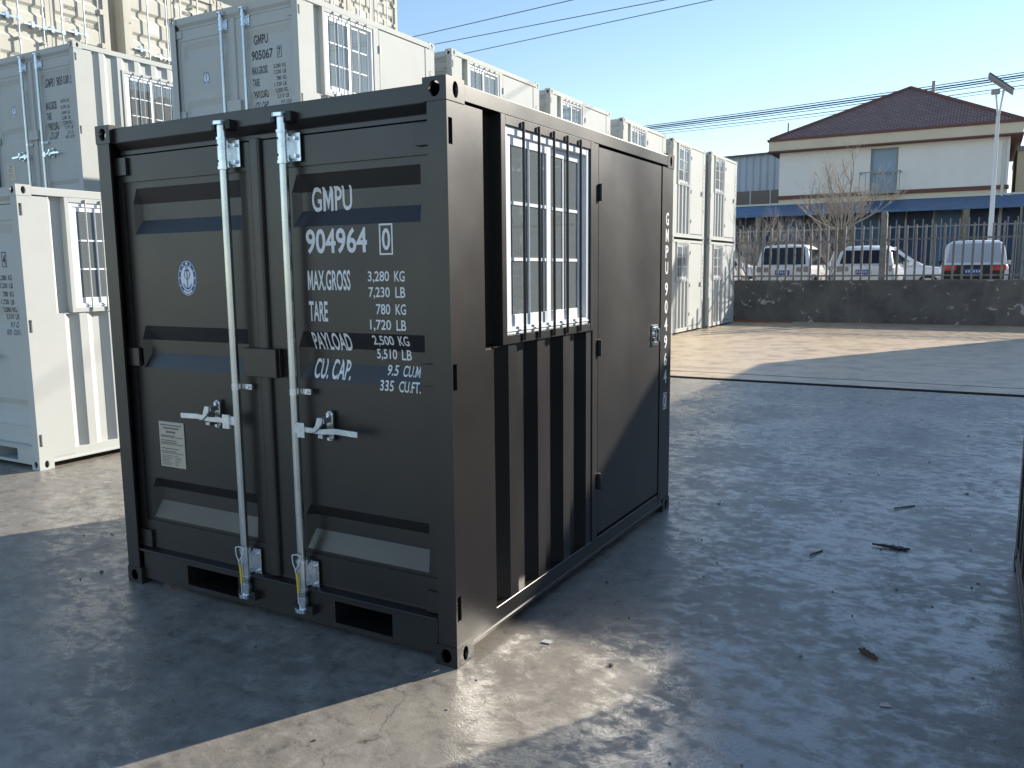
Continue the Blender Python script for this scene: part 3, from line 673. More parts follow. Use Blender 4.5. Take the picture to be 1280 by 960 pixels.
# ------------------------------------------------------------------ full-size shipping containers, doors facing +x
BW, BL, BH = 2.438, 6.058, 2.591
def shipping():
    P = PAL_CREAM['paint']; T = PAL_CREAM['text']; root = thing('shipping_container')
    hw = BW/2
    X, Y, Z = Vector((1, 0, 0)), Vector((0, 1, 0)), Vector((0, 0, 1))
    for sy in (1, -1):
        for z0 in (0, BH-.118):
            m = MB(); cy = sy*(hw-.081); m.box(-.178, -.012, cy-.081, cy+.081, z0, z0+.118)
            m.holed((0, cy, z0+.059), Y, Z, .081, .059, .03, .04, .012); m.build('corner_casting', P, root)
        m = MB(); m.box(-.14, -.006, min(sy*hw, sy*(hw-.12)), max(sy*hw, sy*(hw-.12)), .118, BH-.118); m.build('corner_post', P, root)
        m = MB(); m.box(-BL, -BL+.12, min(sy*hw, sy*(hw-.12)), max(sy*hw, sy*(hw-.12)), 0, BH); m.build('corner_post', P, root)
        m = MB(); pr = corr(-BL+.121, -.3, -.141, 0, .036, .278, .070, .068, .072); n = len(pr)
        vs = [(y, sy*(hw-.01+x), z) for z in (.15, BH-.08) for x, y in pr]
        fs = [(i, i+1, n+i+1, n+i) if sy < 0 else (i+1, i, n+i, n+i+1) for i in range(n-1)]
        m._add(vs, fs); m.build('side_panel', P, root)
        for z0, z1 in ((0.03, .15), (BH-.08, BH-.005)):
            m = MB(); m.box(-BL+.121, -.18, min(sy*(hw-.004), sy*(hw-.07)), max(sy*(hw-.004), sy*(hw-.07)), z0, z1); m.build('side_rail', P, root)
    MB().box(-.14, -.01, -hw+.163, hw-.163, BH-.12, BH-.006).build('header', P, root); MB().box(-.14, -.01, -hw+.163, hw-.163, .02, .15).build('door_sill', P, root)
    MB().box(-BL+.121, -.141, -hw+.071, hw-.071, BH-.05, BH-.02).build('roof_panel', P, root)
    MB().box(-BL+.01, -BL+.04, -hw+.121, hw-.121, .02, BH-.02).build('rear_panel', P, root)
    for sy in (1, -1):
        # door leaf with pressed horizontal ribs
        ya, yb = (.006, hw-.125) if sy > 0 else (-hw+.125, -.006)
        zs = [.155]; xs = [-.05]
        for k in range(5):
            c = .36+k*.47
            for dz, xx in ((-.10, -.05), (-.045, -.086), (.045, -.086), (.10, -.05)): zs.append(c+dz); xs.append(xx)
        zs.append(BH-.125); xs.append(-.05)
        m = MB(); n = len(zs); a, b_ = ya+.09, yb-.09
        m._add([(x, a, z) for x, z in zip(xs, zs)]+[(x, b_, z) for x, z in zip(xs, zs)], [(i, n+i, n+i+1, i+1) for i in range(n-1)])
        m.box(-.09, -.045, ya, a, .155, BH-.125); m.box(-.09, -.045, b_, yb, .155, BH-.125)
        d = m.build('cargo_door', P, root)
        for z in (.35, .95, 1.6, 2.2):
            m = MB(); y0 = sy*(hw-.19); y1 = sy*(hw-.03); m.box(-.044, -.004, min(y0, y1), max(y0, y1), z-.05, z+.05); m.build('hinge', P, d)
        for yy, hs in ((sy*.19, 1), (sy*.66, 1)):
            m = MB(); m.tube([(.012, yy, .03), (.012, yy, BH-.05)], .0165, 8)
            rod = m.build('locking_bar', M_ZINC, root)
            m = MB()
            for z in (.30, .72, 2.30): m.box(-.045, .034, yy-.03, yy+.03, z-.02, z+.02)
            for z in (.07, BH-.07): m.box(-.02, .035, yy-.045, yy+.045, z-.035, z+.03)
            m.build('bracket', PAL_CREAM['paint'], rod)
            m = MB(); zz = 1.0+(.0 if abs(yy) < .4 else .06); m.box(.02, .034, min(yy, yy-.38), max(yy, yy-.38), zz-.018, zz+.018); m.box(-.045, .04, yy-.24, yy-.18, zz-.05, zz+.06); m.box(.0, .04, yy-.03, yy+.04, zz-.04, zz+.04)
            m.build('handle', M_ZINC, rod)
    for i, (s_, y0, y1, z0, z1) in enumerate((('MAX.GROSS', .30, .56, 2.06, 2.15), ('30,480 KG', .72, 1.0, 2.06, 2.13), ('TARE', .30, .46, 1.78, 1.86), ('2,250 KG', .72, 1.0, 1.78, 1.85), ('PAYLOAD', .30, .54, 1.48, 1.56), ('28,230 KG', .72, 1.0, 1.48, 1.55), ('CU. CAP.', .30, .52, 1.24, 1.31), ('33.2 CU.M.', .72, 1.0, 1.24, 1.31))):
        lettering(s_, lambda u, v, y0=y0, y1=y1, z0=z0, z1=z1: Vector((-.043 if s_ else 0, y0+(y1-y0)*u, z0+(z1-z0)*v)), T, root, bold=.02)
    MB().box(-.0495, -.044, -.62, -.36, 1.45, 1.66).build('data_plate', M_PLATE, root)
    return root
ship = shipping()
GS = 'cream shipping containers'
XS = -14.0
tag(ship, 'cream shipping container with door rods, on the third tier behind the corrugated white one', 'container', GS)
ship.location = (XS, 7.57, 2*BH)
copy_tree(ship, (XS, 10.35, 2*BH), 'cream shipping container, second column from the corrugated white one, on the third tier')
copy_tree(ship, (XS, 12.83, 2*BH), 'cream shipping container, third column from the corrugated white one, on the third tier')
X2 = -15.2
copy_tree(ship, (X2, 16.36, 3*BH), 'cream shipping container on the topmost tier behind the barred window of the one numbered 905067')
copy_tree(ship, (X2, 18.85, 3*BH), 'cream shipping container on the topmost tier at the end beside the open sky')
HID = ('lettering', 'hinge', 'data_plate')
for xq, y, n, nm in ((XS, 7.57, 2, 'behind the corrugated white one'), (XS, 10.35, 2, 'in the second column from the corrugated white one'), (XS, 12.83, 2, 'in the third column from the corrugated white one'), (X2, 16.36, 3, 'behind the one numbered 905067'), (X2, 18.85, 3, 'at the end beside the open sky')):
    for k in range(n):
        copy_tree(ship, (xq, y, k*BH), 'cream shipping container on the %s tier %s' % (['ground', 'second', 'third'][k], nm), skip=HID)

# ------------------------------------------------------------------ boundary wall and picket fence
def wall_mat():
    m = mat('dark_painted_wall', (.14, .138, .135), .8, 0, .3, noise=(1.3, (.085, .084, .083), .4, .62), bump=(18, .4, .01))
    t = m.node_tree; b = t.nodes['Principled BSDF']; src = b.inputs['Base Color'].links[0].from_socket
    tc = t.nodes.new('ShaderNodeTexCoord')
    n = t.nodes.new('ShaderNodeTexNoise'); n.inputs['Scale'].default_value = 3.2; n.inputs['Detail'].default_value = 7; n.inputs['Distortion'].default_value = 1.2; n.inputs['Roughness'].default_value = .6
    t.links.new(tc.outputs['Object'], n.inputs['Vector'])
    r = t.nodes.new('ShaderNodeMapRange'); r.inputs['From Min'].default_value = .61; r.inputs['From Max'].default_value = .66; t.links.new(n.outputs['Fac'], r.inputs['Value'])
    x = t.nodes.new('ShaderNodeMix'); x.data_type = 'RGBA'; x.inputs['B'].default_value = (.42, .42, .42, 1)
    t.links.new(r.outputs[0], x.inputs['Factor']); t.links.new(src, x.inputs['A'])
    # pale run-down streaks
    mp = t.nodes.new('ShaderNodeMapping'); mp.inputs['Scale'].default_value = (2.2, 1, .35); t.links.new(tc.outputs['Object'], mp.inputs['Vector'])
    n2 = t.nodes.new('ShaderNodeTexNoise'); n2.inputs['Scale'].default_value = 1.6; n2.inputs['Detail'].default_value = 6; t.links.new(mp.outputs[0], n2.inputs['Vector'])
    r2_ = t.nodes.new('ShaderNodeMapRange'); r2_.inputs['From Min'].default_value = .56; r2_.inputs['From Max'].default_value = .75; r2_.inputs['To Max'].default_value = .5; t.links.new(n2.outputs['Fac'], r2_.inputs['Value'])
    y = t.nodes.new('ShaderNodeMix'); y.data_type = 'RGBA'; y.inputs['B'].default_value = (.21, .22, .23, 1)
    t.links.new(r2_.outputs[0], y.inputs['Factor']); t.links.new(x.outputs['Result'], y.inputs['A']); t.links.new(y.outputs['Result'], b.inputs['Base Color'])
    return m
wl = MB().box(-14, 14, 22.5, 22.74, -.05, 1.20).build('boundary_wall', wall_mat())
tag(wl, 'low dark painted concrete wall with pale scuffs below the picket fence', 'wall')
M_PICK = mat('weathered_concrete', (.25, .24, .225), .85, noise=(5, (.15, .145, .14), .4, .65), bump=(30, .3, .005))
fence = thing('picket_fence', (0, 22.62, 1.20), 'grey concrete picket fence with rounded tops standing on the dark wall', 'fence')
def picket_mesh(w_, d_, h_, nm):
    m = MB(); pts = [(-w_/2, 0), (w_/2, 0), (w_/2, h_-w_*.6)]+[(w_/2*cos(t), h_-w_*.6+w_*.6*sin(t)) for t in [pi*k/6 for k in range(1, 6)]]+[(-w_/2, h_-w_*.6)]
    m.prism(pts, 'y', -d_/2, d_/2); return m.mesh(nm, M_PICK)
pk = picket_mesh(.056, .055, 1.50, 'picket'); pp = picket_mesh(.16, .16, 1.88, 'post')
x = -6.6; rr = random.Random(3)
posts = [-8.3, -.74, 6.8]
k = -7.4
while k < 9.2:
    if all(abs(k-p) > .13 for p in posts):
        o = link('picket', pk, fence, (k, rr.uniform(-.006, .006), 0)); o.rotation_euler = (rr.uniform(-.01, .01), rr.uniform(-.008, .008), 0); o.scale = (1, 1, rr.uniform(.985, 1.012))
    k += .2265
for p in posts: link('post', pp, fence, (p, 0, 0))
for z in (.12, 1.10):
    for a, b_ in zip(posts[:-1], posts[1:]):
        MB().box(a+.081, b_-.081, .0285, .065, z-.022, z+.022).build('rail', M_PICK, fence)

# ------------------------------------------------------------------ cars behind the fence
M_CARW = mat('white_car_paint', (.86, .86, .86), .25, 0, .5, coat=.6)
M_CARB = mat('black_trim', (.015, .015, .017), .5)
M_CARG = mat('dark_car_glass', (.012, .014, .017), .06, 0, .6)
M_TYRE = mat('tyre_rubber', (.02, .02, .02), .8); M_RIM = mat('alloy_rim', (.5, .5, .52), .3, .8)
M_TAIL = mat('red_lamp_lens', (.50, .02, .015), .2); M_PLT = mat('blue_number_plate', (.02, .09, .42), .4); M_PLTW = mat('plate_characters', (.7, .75, .8), .5)
M_LENS = mat('smoky_lamp_lens', (.30, .27, .27), .2)
M_REFL = mat('pale_rear_glass', (.42, .46, .52), .12, 0, .6)
def make_car(kind='suv'):
    """nose towards +y, rear bumper at y=0, on z=0"""
    root = thing('parked_car')
    top = {'suv': 1.70, 'hatch': 1.62, 'dark': 1.70}[kind]
    Lc, hw = 4.45, .90
    # lower body: rings of (half width, z) per station
    st = [(0.0, .80, .46, .98), (.06, .86, .36, 1.02), (.35, .89, .30, 1.04), (1.0, .90, .28, 1.03), (2.2, .90, .28, 1.00), (3.05, .89, .28, .99), (3.35, .88, .28, .98), (3.95, .86, .28, .90), (4.30, .80, .30, .80), (4.43, .68, .36, .68)]
    m = MB(); ring = []
    for y, h, z0, z1 in st:
        zm = z0+(z1-z0)*.55
        half = [(h*.0, z0), (h*.80, z0), (h*.97, z0+.10), (h, zm), (h*.985, z1-.10), (h*.93, z1-.02), (h*.80, z1), (0, z1+.015)]
        ring.append([(x_, y, z_) for x_, z_ in half]+[(-x_, y, z_) for x_, z_ in reversed(half[1:-1])])
    n = len(ring[0]); vs = [p for r in ring for p in r]; fs = []
    for i in range(len(ring)-1):
        for k in range(n): fs.append((i*n+k, i*n+(k+1) % n, (i+1)*n+(k+1) % n, (i+1)*n+k))
    m._add(vs, [tuple(reversed(f)) for f in fs], True); m._add(ring[0], [tuple(range(n))]); m._add(ring[-1], [tuple(reversed(range(n)))])
    body = m.build('body', M_CARW, root)
    # cabin
    cs = [(.10, 1.0, .80, 1.02), (.30, 1.0, .72, top-.09), (.42, 1.0, .66, top-.025), (.9, 1.0, .655, top), (1.7, 1.0, .65, top), (2.35, 1.0, .645, top-.04), (3.30, 1.0, .76, 1.0)]
    if kind == 'hatch': cs[0] = (.05, 1, .82, 1.0); cs[1] = (.32, 1, .70, top-.16); cs[2] = (.55, 1, .62, top-.04)
    m = MB(); ring = []
    for y, _, ht, zt in cs:
        hb = .83 if y < 3.2 else .80
        f = max(.0, (zt-1.0)/(top-1.0)); hh = hb+(ht-hb)*f
        half = [(hb, .985), ((hb+hh)/2+.012*f, (.985+zt)/2), (hh, max(zt-.05*f, .99)), (hh*.9, zt), (0, zt+.02*f)]
        ring.append([(a, y, c) for a, c in half]+[(-a, y, c) for a, c in reversed(half[:-1])])
    n = len(ring[0]); fs = []
    for i in range(len(ring)-1):
        for k in range(n-1): fs.append((i*n+k, (i+1)*n+k, (i+1)*n+k+1, i*n+k+1))
    m._add([p for r in ring for p in r], [tuple(reversed(f)) for f in fs], True); m._add(ring[0], [tuple(range(n))])
    m.build('cabin', M_CARW, root)
    def patch(nm, quad, mt, off, par=root):
        q = [Vector(p) for p in quad]; nn = (q[1]-q[0]).cross(q[3]-q[0]).normalized()
        mb = MB(); mb._add([p+nn*off for p in q]+[p-nn*.02 for p in q], [(0, 1, 2, 3), (4, 7, 6, 5), (0, 4, 5, 1), (1, 5, 6, 2), (2, 6, 7, 3), (3, 7, 4, 0)])
        return mb.build(nm, mt, par)
    zt = top-.14
    def xs(z, e=.004): return .83+(.652-.83)*(z-.985)/(top-.985)+.016+e
    zb = 1.05
    for s in (1, -1):
        for ya, yb, yc, yd in ((.42, 1.10, 1.08, .58), (1.16, 2.02, 1.98, 1.14), (2.08, 2.98, 2.32, 2.04)):
            q = [(s*xs(zb), ya, zb), (s*xs(zb), yb, zb), (s*xs(zt), yc, zt), (s*xs(zt), yd, zt)]
            if s < 0: q = [q[1], q[0], q[3], q[2]]
            patch('side_window', q, M_CARG, .004)
        m = MB()
        for yw in (.86, 3.50):
            m = MB(); m.tube([(s*.70, yw, .34), (s*.905, yw, .34)], .34, 20); t_ = m.build('wheel', M_TYRE, root)
            MB().tube([(s*.90, yw, .34), (s*.915, yw, .34)], .22, 16).build('rim', M_RIM, t_)
        m = MB(); m.box(min(s*.88, s*1.02), max(s*.88, s*1.02), 2.86, 2.98, 1.0, 1.13); m.build('door_mirror', M_CARW if s > 0 else M_CARB, root)
        q = [(s*.80, -.012, .82), (s*.44, -.012, .84), (s*.44, -.012, .97), (s*.82, -.006, 1.0)]
        if s > 0: q = [q[1], q[0], q[3], q[2]]
        patch('tail_lamp', q, M_TAIL if kind == 'dark' else M_LENS, .012)
    yr0, yr1 = (.10, .30) if kind != 'hatch' else (.08, .34); zr = top-.10 if kind != 'hatch' else top-.17
    patch('rear_window', [(-.70, yr0+.006, 1.06), (.70, yr0+.006, 1.06), (.62, yr1-.015, zr), (-.62, yr1-.015, zr)], M_REFL if kind == 'dark' else M_CARG, .012 if kind != 'hatch' else .05)
    patch('windscreen', [(.70, 3.22, 1.04), (-.70, 3.22, 1.04), (-.58, 2.45, top-.09), (.58, 2.45, top-.09)], M_CARG, .012)
    MB().box(-.80, .80, -.03, .05, .30, .47).build('bumper', M_CARB, root, .01)
    if kind == 'dark': MB().box(-.77, .77, -.02, .03, .48, .99).build('tailgate_panel', M_CARB, root, .01)
    pl = MB().box(-.22, .22, -.034, -.021 if kind == 'dark' else 0., .74, .88).build('number_plate', M_PLT, root)
    m = MB()
    for i in range(6): m = MB().box(-.19+i*.065, -.19+i*.065+.035, -.0365, -.0345, .775, .845); m.build('plate_character', M_PLTW, pl)
    return root
GC = 'white cars parked behind the fence'
c1 = make_car('suv'); c1.location = (-3.95, 25.2, .6); tag(c1, 'white tall car with dark rear window and blue plate behind the fence', 'car', GC)
c2 = make_car('hatch'); c2.location = (-1.52, 25.2, .6); tag(c2, 'white rounded car with blue plate beside the tree trunk behind the fence', 'car', GC)
c4 = make_car('dark'); c4.location = (1.45, 24.9, .6); tag(c4, 'white car with black tailgate, red tail lamps and pale rear glass', 'car', GC)
copy_tree(c1, (-6.75, 24.3, .6), 'white car half hidden behind the end of the white container row')
copy_tree(c1, (-3.5, 31.4, .6), 'white car parked side on behind the rounded car, nose past the tree', rz=-pi/2)
copy_tree(c2, (3.75, 25.0, .6), 'white car beside the one with red tail lamps and black tailgate')
copy_tree(c1, (-9.6, 31.2, .6), 'white car parked side on in front of the blue shutters, left of the tree', rz=-pi/2)

# ------------------------------------------------------------------ house, shed and street behind
M_RENDER = mat('grey_white_render', (.87, .82, .74), .9, noise=(.8, (.81, .76, .68), .4, .7))
M_CREAM = mat('cream_render', (.72, .62, .46), .9, noise=(.8, (.65, .55, .40), .4, .7))
M_BAND = mat('red_brown_band', (.17, .075, .06), .8)
M_BLUE = mat('blue_painted_metal', (.085, .17, .30), .5, noise=(4, (.065, .13, .23), .4, .7))
M_NAVY = mat('dark_blue_shutter', (.045, .075, .16), .6, noise=(3, (.015, .03, .06), .4, .7))
M_SHADE = mat('pale_blue_glass', (.22, .32, .42), .3, 0, .5)
M_GREY = mat('grey_metal', (.28, .29, .30), .6); M_GUT = mat('white_pipe', (.65, .62, .55), .6)
def roof_mat():
    m = mat('brown_roof_tiles', (.38, .225, .185), .75, noise=(2.5, (.25, .155, .135), .35, .7)); t = m.node_tree; b = t.nodes['Principled BSDF']
    tc = t.nodes.new('ShaderNodeTexCoord'); br = t.nodes.new('ShaderNodeTexBrick'); br.inputs['Scale'].default_value = 1
    br.inputs['Brick Width'].default_value = .24; br.inputs['Row Height'].default_value = .17; br.inputs['Mortar Size'].default_value = .02; br.inputs['Mortar Smooth'].default_value = .6; br.offset = .5
    cb = t.nodes.new('ShaderNodeCombineXYZ'); sp = t.nodes.new('ShaderNodeSeparateXYZ'); ad = t.nodes.new('ShaderNodeMath'); mu = t.nodes.new('ShaderNodeMath'); mu.operation = 'MULTIPLY'; mu.inputs[1].default_value = 2.2
    t.links.new(tc.outputs['Object'], sp.inputs[0]); t.links.new(sp.outputs['X'], ad.inputs[0]); t.links.new(sp.outputs['Y'], ad.inputs[1]); t.links.new(sp.outputs['Z'], mu.inputs[0])
    t.links.new(sp.outputs['X'], cb.inputs['X']); t.links.new(mu.outputs[0], cb.inputs['Y']); t.links.new(cb.outputs[0], br.inputs['Vector'])
    bp = t.nodes.new('ShaderNodeBump'); bp.inputs['Strength'].default_value = .9; bp.inputs['Distance'].default_value = .05; bp.invert = True
    t.links.new(br.outputs['Fac'], bp.inputs['Height']); t.links.new(bp.outputs[0], b.inputs['Normal'])
    mx = t.nodes.new('ShaderNodeMix'); mx.data_type = 'RGBA'; src = b.inputs['Base Color'].links[0].from_socket
    t.links.new(br.outputs['Fac'], mx.inputs['Factor']); t.links.new(src, mx.inputs['A']); mx.inputs['B'].default_value = (.035, .025, .025, 1); t.links.new(mx.outputs['Result'], b.inputs['Base Color'])
    return m
YH = 36.0; GZ = .6
house = thing('tiled_house', (-3.16, 48.0, .30), 'cream two-storey house with brown hipped tile roof and blue canopy along its front', 'house'); house.scale = (1.311,)*3
hx0, hx1, hd = -4.42, 4.33, 9.0          # local x of the facade
zf, ze = 3.95, 6.02                      # floor band, eaves underside
def hb(nm, x0, x1, y0, y1, z0, z1, m, par=None, bev=0): return MB().box(x0, x1, y0, y1, z0, z1).build(nm, m, par or house, bev)
# upper wall with an opening for the tall window
wx0, wx1, wz0, wz1 = -.70, .36, 3.98, 5.86
m = MB(); m.box(hx0, wx0, 0, .25, zf+.16, ze); m.box(wx1, hx1, 0, .25, zf+.16, ze); m.box(wx0, wx1, 0, .25, wz1, ze); m.build('upper_wall', M_RENDER, house)
hb('side_wall', hx1-.25, hx1, .25, hd, 0, ze, M_CREAM); hb('side_wall', hx0, hx0+.25, .25, hd, 0, ze, M_CREAM); hb('rear_wall', hx0+.25, hx1-.25, hd-.25, hd, 0, ze, M_CREAM)
hb('floor_band', hx0-.05, hx1+.05, -.06, .25, zf, zf+.16, M_BAND)
hb('lower_wall', hx0, hx1, .02, .25, 0, zf, M_CREAM)
pw = hb('tall_window', wx0, wx1, .14, .18, wz0+.14, wz1, M_SHADE)
for a, b_, c, d in ((wx0, wx0+.07, wz0+.14, wz1), (wx1-.07, wx1, wz0+.14, wz1), (wx0+.07, wx1-.07, wz1-.07, wz1), (wx0+.07, wx1-.07, 4.84, 4.90)): hb('frame', a, b_, .09, .139, c, d, M_GREY, pw)
bal = hb('balcony', wx0-.35, wx1+.15, -.55, -.0605, zf+.02, zf+.14, M_GREY)
for xx in (wx0-.33, wx0-.1, wx0+.13, wx0+.36, wx0+.6, wx0+.84, wx1+.13): hb('baluster', xx-.012, xx+.012, -.54, -.516, zf+.14, zf+.88, M_GREY, bal)
hb('handrail', wx0-.35, wx1+.15, -.545, -.505, zf+.88, zf+.92, M_GREY, bal)
for xx in (wx0-.35, wx1+.11): hb('handrail', xx, xx+.04, -.504, -.001, zf+.88, zf+.92, M_GREY, bal)
# eaves box with fascia, then the roof
m = MB(); m.box(hx0-.40, hx1+.40, -.40, hd+.4, ze, ze+.40); m.build('eaves', M_CREAM, house)
hb('eaves_edge', hx0-.46, hx1+.46, -.46, hd+.46, ze+.401, ze+.50, M_BAND); hb('eaves_edge', hx0-.43, hx1+.43, -.43, hd+.43, ze-.06, ze-.001, M_BAND)
m = MB(); a0, a1, b0, b1, zr0, zr1 = hx0-.34, hx1+.34, -.34, hd+.34, ze+.501, ze+2.95
m._add([(a0, b0, zr0), (a1, b0, zr0), (a1, b1, zr0), (a0, b1, zr0), (.35, 4.3, zr1), (.35, 4.9, zr1)], [(0, 1, 4), (1, 2, 5, 4), (2, 3, 5), (3, 0, 4, 5), (3, 2, 1, 0)])
rf = m.build('roof', roof_mat(), house)
for p, q in (((a0, b0, zr0), (.35, 4.3, zr1)), ((a1, b0, zr0), (.35, 4.3, zr1)), ((.35, 4.3, zr1), (.35, 4.9, zr1)), ((a1, b1, zr0), (.35, 4.9, zr1))): MB().tube([p, q], .09, 8).build('ridge_tiles', M_BAND, rf)
MB().tube([(hx1-.18, -.06, .1), (hx1-.18, -.06, ze-.1)], .06, 8).build('downpipe', M_GUT, house); MB().tube([(a0+.6, .3, zr0), (a0+.6, .3, zr0+.75)], .035, 6).build('vent_pipe', M_GREY, house)
MB().tube([(1.3, 3.9, zr1-.5), (1.3, 3.9, zr1+.12)], .07, 8).build('vent_pipe', M_GREY, house)
# blue canopy and shutters at street level
m = MB(); m.prism([(-1.9, 3.12), (-1.9, 3.22), (-.0, 3.72), (-.0, 3.60)], 'x', -10.5, 7.0); cp = m.build('canopy', M_BLUE, house)
hb('canopy_edge', -10.5, 7.0, -.06, -.001, 3.722, 3.80, M_GUT)
for k in range(17):
    xx = -10.4+k*1.02; hb('shutter', xx, xx+.94, -.05, -.005, .0, 3.55, M_NAVY if k % 3 else M_BLUE)
for xx in (-7.6, -4.9, -1.2, 2.9, 6.6): hb('canopy_post', xx, xx+.22, -2.1, -1.92, 0, 3.1, mat('tan_concrete', (.26, .21, .15), .9))
# neighbouring house at the right and grey shed at the left
nb = thing('neighbour_house', (8.12, 51.3, .30), 'tan rendered house with flat parapet beside the tiled house', 'house'); nb.scale = (1.311,)*3
MB().box(-3.95, 6, 0, 8, 0, 5.65).build('wall', M_CREAM, nb); MB().box(-3.98, 6.1, -.1, 8.1, 5.651, 5.85).build('parapet', M_GREY, nb)
shed = thing('grey_shed', (-14.96, 54.6, .30), 'grey corrugated shed with brown window strip beside the tiled house', 'shed'); shed.scale = (1.311,)*3
M_SHED = mat('grey_blue_cladding', (.50, .55, .62), .6); M_SHEDW = mat('pale_cladding', (.62, .62, .63), .7)
m = MB(); pr = corr(-6, 0, 6, 0, .05, .35, .1, .07, .1); n = len(pr)
m._add([(y, .0-x, 4.85) for x, y in pr]+[(y, .0-x, 6.60+.020*y) for x, y in pr], [(i, i+1, n+i+1, n+i) for i in range(n-1)]); m.box(-6, 6, .06, 12, 0, 6.4); m.build('upper_cladding', M_SHED, shed)
MB().box(-6, 6, -.02, .055, 4.0, 4.849).build('window_strip', mat('brown_glazing', (.13, .10, .09), .35), shed)
for k in range(12): MB().box(-5.9+k, -5.84+k, -.05, -.021, 4.0, 4.849).build('mullion', M_SHEDW, shed)
MB().box(-6, 6, -.03, .055, 2.6, 3.999).build('lower_cladding', M_SHEDW, shed); MB().box(-6, 6, -.03, .055, 0, 2.599).build('base_cladding', M_BLUE, shed)
m = MB(); m._add([(-6.2, -.25, 6.50), (6.2, -.25, 6.75), (6.2, 12, 8.2), (-6.2, 12, 7.95)], [(0, 1, 2, 3)]); m._add([(-6.2, -.25, 6.44), (6.2, -.25, 6.69), (6.2, -.25, 6.75), (-6.2, -.25, 6.50)], [(0, 1, 2, 3)]); m.build('roof', mat('shed_roof', (.12, .14, .16), .6), shed)
# street railing in front of the shutters
rail = thing('street_railing', (-.535, 44.3, .30), 'thin grey metal railing in front of the blue shutters', 'railing'); rail.scale = (1.311,)*3
bm_ = MB().box(-.018, .018, -.018, .018, 0, 2.75).mesh('bar', M_GREY)
for k in range(46): link('bar', bm_, rail, (-9.4+k*.31, 0, 0))
for z in (.3, 2.45): MB().box(-9.5, 4.7, .019, .05, z, z+.05).build('rail', M_GREY, rail)

# solar street lamp
lp = thing('solar_street_lamp', (1.83, 28.0, GZ), 'white pole street lamp with a tilted solar panel on a forked top', 'street lamp')
M_POLE = mat('white_pole_paint', (.62, .64, .66), .45)
MB().tube([(0, 0, 0), (-.01, 0, 5.55)], [.085, .055], 12).build('pole', M_POLE, lp)
MB().box(-.16, .16, -.16, .16, 0, .03).build('base_plate', M_POLE, lp)
for sx in (-.12, .10): MB().tube([(0, 0, 5.45), (sx, 0, 6.35)], .03, 8).build('fork_arm', M_POLE, lp)
m = MB(); m.prism([(-.33, 6.78), (.36, 6.22), (.385, 6.26), (-.30, 6.82)], 'y', -.42, .42); sp_ = m.build('solar_panel', mat('solar_cell', (.012, .016, .03), .15, 0, .6), lp)
m = MB(); m.prism([(-.345, 6.765), (.35, 6.20), (.36, 6.219), (-.335, 6.784)], 'y', -.44, .44); m.build('panel_back', M_GREY, lp)
MB().box(-.24, .0, -.12, .12, 6.22, 6.36).build('lamp_head', M_GREY, lp, .02)

# bare trees
M_BARK = mat('pale_bark', (.23, .19, .15), .9, noise=(6, (.14, .115, .095), .4, .65), bump=(20, .6, .02))
M_TWIG = mat('twig_bark', (.34, .30, .255), .9)
def bare_tree(name, loc, h, trunk_h, tr, seed, label, nb=9, spread=.8):
    r = random.Random(seed); root = thing(name, loc, label, 'tree')
    if trunk_h > .5:
        MB().tube([(0, 0, -.02), (.02, .0, trunk_h*.4), (-.02, .02, trunk_h*.8), (0, 0, trunk_h)], [tr*1.25, tr*1.02, tr, tr*1.12], 12).build('trunk', M_BARK, root)
    m = MB()
    def grow(p, d, ln, rad, lv):
        pts = [p]; q = p.copy(); dd = d.copy(); k = 4 if lv < 2 else 3
        for i in range(k):
            dd = (dd+Vector((r.uniform(-.16, .16), r.uniform(-.16, .16), r.uniform(-.02, .16)))).normalized(); q = q+dd*ln/k; pts.append(q.copy())
        m.tube(pts, [rad*(1-.55*i/k) for i in range(k+1)], 5 if lv < 2 else 3, caps=False)
        if lv >= 3: return
        for i in range([6, 5, 4][lv]):
            t = r.uniform(.25, 1); b_ = pts[min(k, int(t*k)+0)]; ax = Vector((r.uniform(-1, 1), r.uniform(-1, 1), r.uniform(.1, .9))).normalized()
            grow(b_, (dd*.75+ax*.75).normalized(), ln*r.uniform(.38, .62), rad*.45, lv+1)
    for i in range(nb):
        a = 2*pi*i/nb+r.uniform(-.3, .3); el = r.uniform(.5, 1.35) if i else 1.5
        d = Vector((cos(a)*cos(el)*spread*1.3, sin(a)*cos(el)*spread, sin(el))).normalized()
        grow(Vector((cos(a)*tr*.4, sin(a)*tr*.4, trunk_h-.05)), d, (h-trunk_h)*r.uniform(.5, .72) if i else (h-trunk_h)*.75, max(.011, tr*.15 if i else tr*.22), 0)
    m.build('crown', M_TWIG, root)
    return root
bare_tree('bare_tree', (-2.32, 25.9, GZ), 4.7, 2.15, .165, 11, 'bare pollarded tree with a pale thick trunk behind the picket fence', 12, 1.05)
bare_tree('bare_shrub', (-5.35, 27.6, GZ), 3.7, .3, .10, 5, 'bare thin-stemmed shrub behind the fence beside the container row', 8, .9)
bare_tree('bare_shrub', (-3.35, 29.4, GZ), 3.5, .3, .10, 8, 'bare thin-stemmed shrub behind the fence beside the pollarded tree', 8, 1.0)

